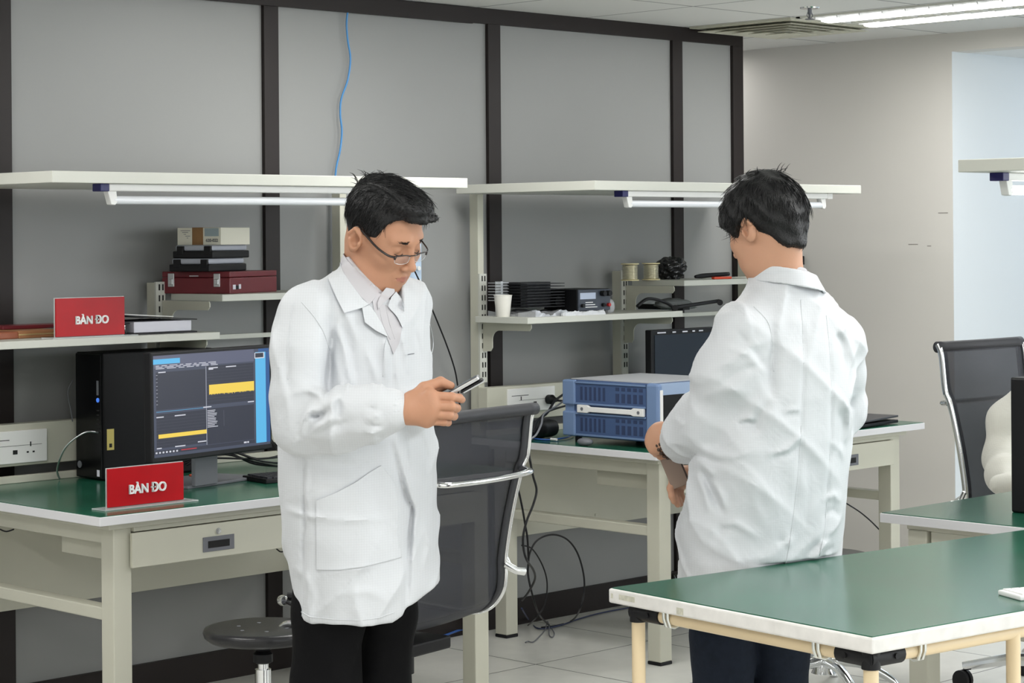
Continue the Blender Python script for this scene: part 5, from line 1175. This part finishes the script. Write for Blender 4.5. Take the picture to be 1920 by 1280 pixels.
# phone in the hands
ph0, ph1 = A(800, 761, -.235), A(898, 706, -.235); ax_ = ph1-ph0; L_ = np.linalg.norm(ax_); ax_ /= L_; nz = np.array([-ax_[2], 0, ax_[0]]); wy = np.array([0, 1., 0])
t = thing('mobile_phone', 'slim silver edged phone held in the hands of the man in glasses', 'phone')
W4 = Matrix.Translation(F1.root.location) @ Matrix.Rotation(YAW-math.pi/2, 4, 'Z')
Rw = np.array(W4)[:3, :3]; Tw = np.array(W4)[:3, 3]
def tow(p): return Rw@np.array(p)+Tw
t.location = tuple(tow(ph0))
def slab(b, u0, u1, v0, v1, n0, n1, mi=0):
    vs = [tow(ph0+ax_*u+wy*v+nz*n) for n in (n0, n1) for v in (v0, v1) for u in (u0, u1)]
    return b.add(vs, [(0, 2, 3, 1), (4, 5, 7, 6), (0, 1, 5, 4), (2, 6, 7, 3), (0, 4, 6, 2), (1, 3, 7, 5)], mi)
mk('phone_body', slab(B(), 0, L_, -.036, .036, -.004, .0035), M_ALU, t, bevel=.002)
mk('screen', slab(B(), .004, L_-.004, -.033, .033, .0035, .0042), M_BLACKG, t)
mk('phone_case', slab(B(), L_*.62, L_+.004, -.037, .037, -.0105, -.0065), M_BLACK, t, bevel=.0015)
mk('clear_strip', slab(B(), L_*.66, L_+.006, -.037, .037, -.0135, -.0108), M_ALU, t)

# ------------------------------------------------------------------ the man with his back turned
F2 = Fig(1430, 5.06, 'person with black hair seen from behind, white lab coat, leaning on the green table')
f2 = np.array([-.57, .82]); A2 = F2.at
def row2(py, L, R, ka, kb, dy=0):
    a, b = A2(L, py)[0], A2(R, py)[0]; W_ = (b-a)/2; k = W_/math.hypot(.82*ka, .57*kb); return (A2(1430, py)[2], (a+b)/2, dy, ka*k, kb*k)
ROWS2 = [row2(1110, 1282, 1574, 1.42, 1, .02), row2(1040, 1279, 1577, 1.42, 1, .0), row2(980, 1281, 1581, 1.42, 1), row2(900, 1298, 1588, 1.42, 1), row2(820, 1322, 1596, 1.42, 1, -.0), row2(740, 1346, 1602, 1.45, 1), row2(660, 1362, 1596, 1.5, 1), row2(600, 1375, 1572, 1.5, 1), row2(560, 1395, 1546, 1.4, 1), row2(528, 1412, 1522, 1.2, 1)]
ROWS2.sort()
S2L, S2R = A2(1392, 625, -.085), A2(1578, 635, .085)
E2L, W2L = A2(1352, 792, -.03), A2(1270, 826, .09)
E2R = A2(1580, 770, .13)
CR2 = [([(1436, 600), (1437, 650), (1432, 700), (1436, 740)], -8, 9), ([(1430, 740), (1412, 762), (1404, 785), (1408, 800)], -7, 8), ([(1372, 786), (1390, 782), (1405, 790)], -5, 6), ([(1374, 780), (1392, 773), (1406, 778)], 5, 6),
       ([(1322, 690), (1360, 668), (1400, 640), (1428, 632)], 4, 7), ([(1330, 720), (1370, 690), (1425, 672)], -4, 8), ([(1345, 640), (1390, 660), (1430, 700)], 3.5, 6), ([(1360, 605), (1390, 640), (1432, 690)], -3, 7),
       ([(1300, 740), (1350, 720), (1400, 728)], 3, 9), ([(1270, 800), (1300, 830), (1350, 850), (1390, 835)], 3, 8), ([(1290, 850), (1330, 856), (1380, 846)], -4, 8), ([(1262, 782), (1275, 790), (1270, 800)], 3, 4),
       ([(1494, 560), (1495, 640), (1493, 700), (1488, 800), (1480, 900), (1466, 1000)], -2.6, 4), ([(1544, 585), (1548, 660), (1550, 740), (1549, 820), (1543, 900), (1538, 980), (1524, 1030)], -3, 4),
       ([(1420, 840), (1460, 830), (1482, 812), (1490, 795)], 5, 5), ([(1430, 848), (1470, 838), (1490, 818)], -3, 6), ([(1450, 762), (1470, 759), (1490, 759)], 3, 4), ([(1450, 770), (1475, 768), (1490, 768)], -2, 5),
       ([(1572, 740), (1586, 768), (1590, 800), (1582, 830)], 5, 6), ([(1592, 748), (1604, 765), (1612, 748)], -5, 6), ([(1560, 760), (1576, 790), (1570, 840)], -3, 7), ([(1545, 820), (1570, 838), (1580, 860)], 3, 5),
       ([(1530, 930), (1556, 922), (1575, 940)], 4, 6), ([(1530, 960), (1555, 950), (1572, 966)], -3, 6), ([(1536, 1000), (1560, 985), (1578, 960)], 4, 6), ([(1510, 1048), (1522, 1030), (1535, 1012), (1550, 1004)], 7, 6), ([(1525, 1050), (1538, 1030), (1560, 1020)], -5, 6), ([(1495, 1040), (1508, 1022), (1528, 1005)], -5, 6),
       ([(1340, 968), (1365, 962), (1410, 990)], 4, 7), ([(1325, 1000), (1340, 975), (1365, 966)], -3, 7), ([(1450, 1000), (1464, 1002), (1470, 990)], 4, 5), ([(1440, 990), (1465, 1006)], -3, 6), ([(1310, 870), (1322, 900), (1335, 930), (1345, 950)], -7, 6), ([(1300, 880), (1312, 910), (1318, 945)], 4, 6), ([(1326, 890), (1340, 915), (1346, 940)], 5, 5), ([(1300, 850), (1318, 868), (1330, 880)], 5, 6),
       ([(1430, 560), (1460, 552), (1500, 556)], 2, 8), ([(1560, 620), (1575, 640), (1580, 690)], -4, 7), ([(1556, 600), (1590, 640), (1606, 690)], 3, 6), ([(1500, 860), (1505, 920), (1495, 980)], -2, 9), ([(1390, 880), (1400, 930), (1420, 970)], 2, 9)]
def tabledist(P):
    w_ = F2.world(P)-T0[None]; v = w_@TV; return np.maximum(v-(TW_+.003), P[:, 2]-.7535).astype(np.float32)
def coat2_base(P):
    d = torso(P, ROWS2, f2)
    d = sx(d, P[:, 2]-A2(1430, 512)[2], .03)
    d = sm(d, Cp(P, S2L, S2R, .052, .05), .05)
    d = sm(d, Cp(P, A2(1400, 600, -.06), A2(1452, 530, .0), .030, .022), .04); d = sm(d, Cp(P, A2(1560, 600, .06), A2(1500, 535, .02), .030, .022), .04)
    s1 = chain(P, [S2L, A2(1374, 700, -.07), E2L, A2(1318, 800, .03), A2(1288, 818, .07), W2L], [.060, .080, .080, .070, .050, .036], .03)
    s2 = chain(P, [S2R, A2(1582, 700, .11), E2R, A2(1500, 850, .22), A2(1320, 890, .20)], [.048, .046, .046, .05, .035], .03)
    d = sm(d, s2, .02); d = sm(d, s1, .014); return sx(d, .60-P[:, 2], .004)
def coat2(P):
    d = coat2_base(P); m = np.abs(d) < .03
    if m.any(): d[m] += waves(P[m], 15, .0015, 44, (1, 1, .6))+waves(P[m], 19, .0036, 17, (1, 1, .6))+ridges(P[m], 22, .0075, 23, (1, 1, .9))
    d = creases(F2, P, d, CR2, -1, .06)
    return sx(d, -tabledist(P), .006)
net_obj('lab_coat', [(coat2, (-.29, -.27, .58), (.32, .32, 1.46), .0052, 0)], M_COAT, F2.root)
H2 = head_rot(-.69, .72, math.radians(20)); hc2 = A2(1439, 434, 0.); HS2 = .95
def head2(P):
    Q = toh(P, hc2, H2, HS2).astype(np.float32); d = head_sdf(Q)*HS2
    nk = Cp(P, fromh((0, -.030, -.02), hc2, H2, HS2), A2(1462, 530, .0), .052, .056); d = sm(d, nk, .03)
    return sm(d, Cp(P, A2(1462, 530, 0), A2(1470, 620, .02), .054, .045), .02)
def skeleton2(P):
    d = Cp(P, A2(1478, 620, .02), A2(1436, 960, 0), .06, .10); d = sm(d, Cp(P, S2L, S2R, .04, .04), .03)
    d = sm(d, chain(P, [S2L, E2L, W2L], [.04, .036, .027], .02), .02); d = sm(d, chain(P, [S2R, E2R, A2(1300, 890, .20)], [.036, .034, .026], .02), .02)
    return sm(d, chain(P, [(-.08, .03, .85), (-.09, .03, .5), (-.095, .05, .09), (-.10, .075, .05)], [.055, .042, .03, .028], .02), .02)
hl = lambda P: hand_sdf(P, [W2L+np.array([.02, 0, 0]), A2(1254, 826, .105)], [A2(1236, 805, .125), A2(1227, 814, .13), A2(1223, 828, .13), A2(1228, 841, .12)],
    [[A2(1230, 812, .16), A2(1238, 828, .175), A2(1250, 834, .17)], [A2(1223, 824, .165), A2(1230, 838, .175), A2(1242, 842, .165)], [A2(1222, 838, .16), A2(1230, 850, .165), A2(1243, 850, .155)], [A2(1229, 849, .145), A2(1238, 856, .15), A2(1250, 854, .145)]],
    [A2(1250, 808, .125), A2(1240, 800, .15), A2(1246, 806, .175), A2(1254, 822, .18)], rp=.0185, rf=.0092, rw=.028)
hr = lambda P: hand_sdf(P, [A2(1300, 890, .20), A2(1285, 892, .19)], [A2(1264, 898, .165), A2(1268, 902, .18), A2(1272, 906, .19), A2(1276, 910, .20)],
    [[A2(1257, 915, .155), A2(1260, 930, .15), A2(1264, 940, .15)], [A2(1262, 922, .17), A2(1266, 937, .165), A2(1271, 946, .165)], [A2(1268, 925, .18), A2(1272, 938, .18), A2(1276, 945, .18)], [A2(1276, 922, .19), A2(1279, 932, .19), A2(1281, 938, .19)]],
    [A2(1278, 892, .21), A2(1270, 892, .22), A2(1264, 900, .215), A2(1262, 908, .205)], rp=.014, rf=.0085, rw=.024)
def pick2(c, mi):
    Q = toh(c, hc2, H2, HS2); m = np.full(len(c), mi); A_ = np.abs(Q[:, 0]); m[(A_ < .020)&(Q[:, 1] > .088)&(np.abs(Q[:, 2]+.056) < .0088-.28*A_)] = 1; return m
lo, hi = bbox([hc2], .16)
net_obj('body', [(head2, (lo[0], lo[1], A2(1462, 570)[2]), hi, .0028, 0), (hl, *bbox([A2(1215, 860, .09), A2(1285, 795, .19)], .02), .0022, 0), (hr, *bbox([A2(1250, 950, .14), A2(1300, 880, .21)], .02), .0024, 0),
    (skeleton2, (-.25, -.14, 0), (.28, .28, A2(1462, 585)[2]), .010, 0)], [M_SKIN2, M_LIP], F2.root, pick=pick2)
TAB2 = [(0, .046), (25, .048), (40, .040), (52, .010), (60, -.006), (68, .008), (78, .022), (92, .020), (104, -.002), (120, -.028), (140, -.052), (160, -.066), (180, -.070)]
def hair2(P):
    Q = toh(P, hc2, H2, HS2).astype(np.float32); z = Q[:, 2]; y = Q[:, 1]
    th = .006+.016*np.clip((z+.05)/.09, 0, 1)
    d = E_(Q, (0, -.004, .040), (.077, .096, .089))-th
    d = sm(d, Cp(Q, (0, -.052, .0), (0, -.040, -.060), .056, .050), .03)
    d = sx(d, (hairline(Q, TAB2)-z)*.8, .010)
    d = sx(d, -(E_(np.stack([np.abs(Q[:, 0]), Q[:, 1], Q[:, 2]], 1), (.09, -.002, -.005), (.022, .026, .034))), .006)
    d = d+np.sin(Q[:, 0]*120+Q[:, 2]*70+2*np.sin(Q[:, 1]*50))*.0014+np.sin(Q[:, 1]*170-Q[:, 2]*90)*.0010+np.sin(Q[:, 1]*60+Q[:, 0]*45+1)*.0022
    return d*HS2
h_ = net_obj('hair', [(hair2, lo, hi, .0028, 0)], [M_HAIR], F2.root)
hv, hn = surf(hair2, lo, hi, .006); b = B()
cw = fromh((.0, -.055, .125), hc2, H2, HS2)
strands(b, hv, hn, 2600, lambda p: (p-cw)/np.linalg.norm(p-cw+1e-6)+np.array([0, 0, -.35]), .034, .0008, 8, lift=.0012, shorter=lambda p: .35 if toh(p[None], hc2, H2, HS2)[0][1] > .04 or toh(p[None], hc2, H2, HS2)[0][2] < .01 else 1)
rr = np.random.RandomState(6)
for k in range(22):
    q0 = np.array([.03*rr.randn(), -.045+.02*rr.randn(), .137+.004*rr.randn()]); dr = np.array([.6*rr.randn(), -.9+.3*rr.randn(), .55]); dr /= np.linalg.norm(dr); L = .018+.013*rr.rand()
    b.tube([fromh(q0+dr*L*t+np.array([0, -.3, -.5])*L*t*t*.6-dr*.008, hc2, H2, HS2) for t in (0, .35, .7, 1)], [.0011, .0009, .0006, .0002], 4)
mk('hair_strands', b, M_HAIR, h_, local=True, smooth=True)
def band2(P, z0=0):   # shirt collar standing above the coat collar
    d = np.abs(Cp(P, A2(1461, 505, .004), A2(1466, 560, .0), .061, .066))-.0025
    n = np.array([.10, .12, 1.]); n /= np.linalg.norm(n); c = A2(1468, 500, 0.); q = (P-c)@n
    return sx(sx(d, q, .003), -(q+.05), .003)
net_obj('shirt_collar', [(band2, (-.07, -.09, 1.36), (.15, .11, 1.52), .0026, 0)], M_SHIRT, F2.root)
def collar2(P):
    d = np.abs(Cp(P, A2(1466, 512, .002), A2(1474, 570, .0), .071, .098))-.003
    n = np.array([.16, .10, 1.]); n /= np.linalg.norm(n); c = A2(1476, 507, 0.); q = (P-c)@n
    return sx(sx(d+waves(P, 31, .001, 60), q, .004), -(q+.040), .004)
net_obj('coat_collar', [(collar2, (-.10, -.14, 1.34), (.18, .14, 1.50), .0028, 0)], M_COAT, F2.root)
for pts in ([(1494, 560), (1495, 640), (1493, 700), (1488, 800), (1480, 900), (1466, 1000), (1458, 1040)], [(1544, 590), (1548, 660), (1550, 740), (1549, 820), (1543, 900), (1538, 980), (1526, 1030)], [(1404, 572), (1428, 600), (1436, 640), (1438, 690)]):
    seam(F2, coat2, pts, .0013, M_COAT)
b = B(); ax2 = np.array(W2L-E2L); ax2 /= np.linalg.norm(ax2); u_ = np.cross(ax2, [0, 0, 1]); u_ /= np.linalg.norm(u_); v_ = np.cross(ax2, u_)
for k in range(18): a = 2*math.pi*k/18; c_ = W2L+.034*(math.cos(a)*u_+math.sin(a)*v_); b.tube([c_-ax2*.012, c_+ax2*.006+.002*(math.cos(a)*u_+math.sin(a)*v_)], .0062, 6)
mk('cuff', b, M_COAT, F2.root, local=True, smooth=True)
# bead bracelets
for q in (.024, .035):
    for k in range(20):
        a = 2*math.pi*k/20; c_ = W2L+ax2*q+(.0325+.001)*(math.cos(a)*u_+math.sin(a)*v_)
        if k == 0: b = B()
        b.sphere(c_, .0052, 6)
    mk('bead_bracelet', b, mat('dark wood beads', srgb(62, 40, 26), .35), F2.root, local=True, smooth=True)
def jeans2(P):
    L = [([(-.08, .03, .80), A2(1352, 1190, .04), (-.095, .05, .5), (-.10, .07, .07)], [.10, .072, .072, .062]), ([(.05, .06, .80), A2(1462, 1190, .09), (.045, .10, .5), (.05, .12, .07)], [.10, .070, .068, .06])]
    q = [chain(P, a, r, .02) for a, r in L]; d = sm(q[0], q[1], .012); return sx(sx(d+waves(P, 23, .0022, 26), .05-P[:, 2], .004), -tabledist(P), .005)
net_obj('jeans', [(jeans2, (-.24, -.14, .04), (.22, .26, .9), .008, 0)], M_JEANS, F2.root)
shoe(F2, (-.10, .07, 0), f2); shoe(F2, (.05, .12, 0), f2)
# phone held upright between the hands
W4 = Matrix.Translation(F2.root.location) @ Matrix.Rotation(YAW-math.pi/2, 4, 'Z'); Rw = np.array(W4)[:3, :3]; Tw = np.array(W4)[:3, 3]
ph0 = A2(1246, 838, .152); ax_ = A2(1277, 912, .150)-ph0; L_ = np.linalg.norm(ax_); ax_ /= L_; wy = np.array([.62, -.06, .26]); wy -= ax_*(wy@ax_); wy /= np.linalg.norm(wy); nz = np.cross(ax_, wy)
if nz[1] > 0: nz = -nz
t = thing('mobile_phone', 'brown backed phone held upright by the man with his back turned', 'phone'); t.location = tuple(tow(ph0))
mk('phone_body', slab(B(), 0, L_, -.022, .022, -.004, .003), mat('brown phone back', srgb(146, 124, 110), .25), t, bevel=.002)
mk('phone_case', slab(B(), -.002, L_+.002, .0205, .0245, -.006, .004), mat('dark brown edge', srgb(58, 38, 30), .4), t, bevel=.001)

# ------------------------------------------------------------------ the seated person behind the tower
F3 = Fig(1988, 7.05, 'person in a cream lab coat seated on a mesh chair behind the black tower')
A3 = F3.at; f3 = np.array([.704, -.71]); r3 = np.array([-.71, -.704, 0])
s3, s3l = np.array([-.12, -.12, .985]), np.array([.12, .12, .985])
e3, w3 = A3(1884, 858, -.12), A3(1893, 908, -.46)
def coat3(P):
    d = torso(P, [(.46, 0, 0, .20, .15), (.6, 0, 0, .19, .14), (.8, 0, 0, .18, .13), (.96, 0, 0, .16, .11), (1.04, 0, 0, .08, .07)], f3); d = sx(d, P[:, 2]-1.05, .02); d = sx(d, .46-P[:, 2], .01)
    d = sm(d, Cp(P, s3, s3l, .055), .04)
    d = sm(d, chain(P, [s3, A3(1888, 790, -.10), e3, A3(1884, 890, -.32), w3], [.055, .062, .066, .055, .033], .03), .02)
    d = sm(d, chain(P, [s3l, s3l+np.array([.03, .03, -.24]), (.22, -.35, .79)], [.055, .055, .035], .03), .02)
    d = d+waves(P, 41, .004, 24, (1, 1, .6)); return sm(d, Cp(P, w3-np.array([.03, 0, 0]), w3+np.array([.04, 0, -.004]), .032, .030), .012)
net_obj('lab_coat', [(coat3, (-.42, -.62, .42), (.34, .30, 1.10), .008, 0)], M_COAT3, F3.root)
H3 = head_rot(.70, -.71, math.radians(12)); hc3 = np.array([.03, -.03, 1.19])
def head3(P):
    Q = toh(P, hc3, H3, .95).astype(np.float32); d = head_sdf(Q)*.95; return sm(d, Cp(P, hc3-np.array([0, 0, .04]), (0, 0, 1.0), .052, .06), .03)
def skel3(P):
    d = Cp(P, (0, 0, 1.0), (0, 0, .56), .09, .11); d = sm(d, chain(P, [s3, e3, w3, w3+np.array([.05, -.06, -.0])], [.04, .036, .024, .02], .02), .02)
    k = np.array([.704, -.71, 0])
    for s_ in (-1, 1):
        h = np.array([0, 0, .54])+r3*s_*.09; d = sm(d, chain(P, [h, h+k*.40+np.array([0, 0, -.02]), h+k*.44+np.array([0, 0, -.44]), h+k*.46+np.array([0, 0, -.48])], [.08, .055, .035, .03], .02), .02)
    return d
net_obj('body', [(head3, hc3-.16, hc3+.16, .005, 0), (skel3, (-.42, -.65, 0), (.55, .25, 1.08), .012, 0)], [M_SKIN2, M_LIP], F3.root)
def hair3(P):
    Q = toh(P, hc3, H3, .95).astype(np.float32); d = E_(Q, (0, -.004, .040), (.077, .096, .089))-.014; return sx(d, (hairline(Q, TAB2)-Q[:, 2])*.8, .01)*.95
net_obj('hair', [(hair3, hc3-.17, hc3+.17, .006, 0)], [M_HAIR], F3.root)
def tr3(P):
    d = None; k = np.array([.704, -.71, 0])
    for s_ in (-1, 1):
        h = np.array([0, 0, .54])+r3*s_*.09; q = chain(P, [h, h+k*.40+np.array([0, 0, -.02]), h+k*.44+np.array([0, 0, -.42])], [.095, .07, .055], .02); d = q if d is None else sm(d, q, .01)
    return sx(d, .08-P[:, 2], .004)
net_obj('trousers', [(tr3, (-.35, -.65, .05), (.55, .25, .68), .012, 0)], M_TROUS, F3.root)
for s_ in (-1, 1): c_ = r3*s_*.09+np.array([.704, -.71, 0])*.44; shoe(F3, (c_[0], c_[1], 0), f3)
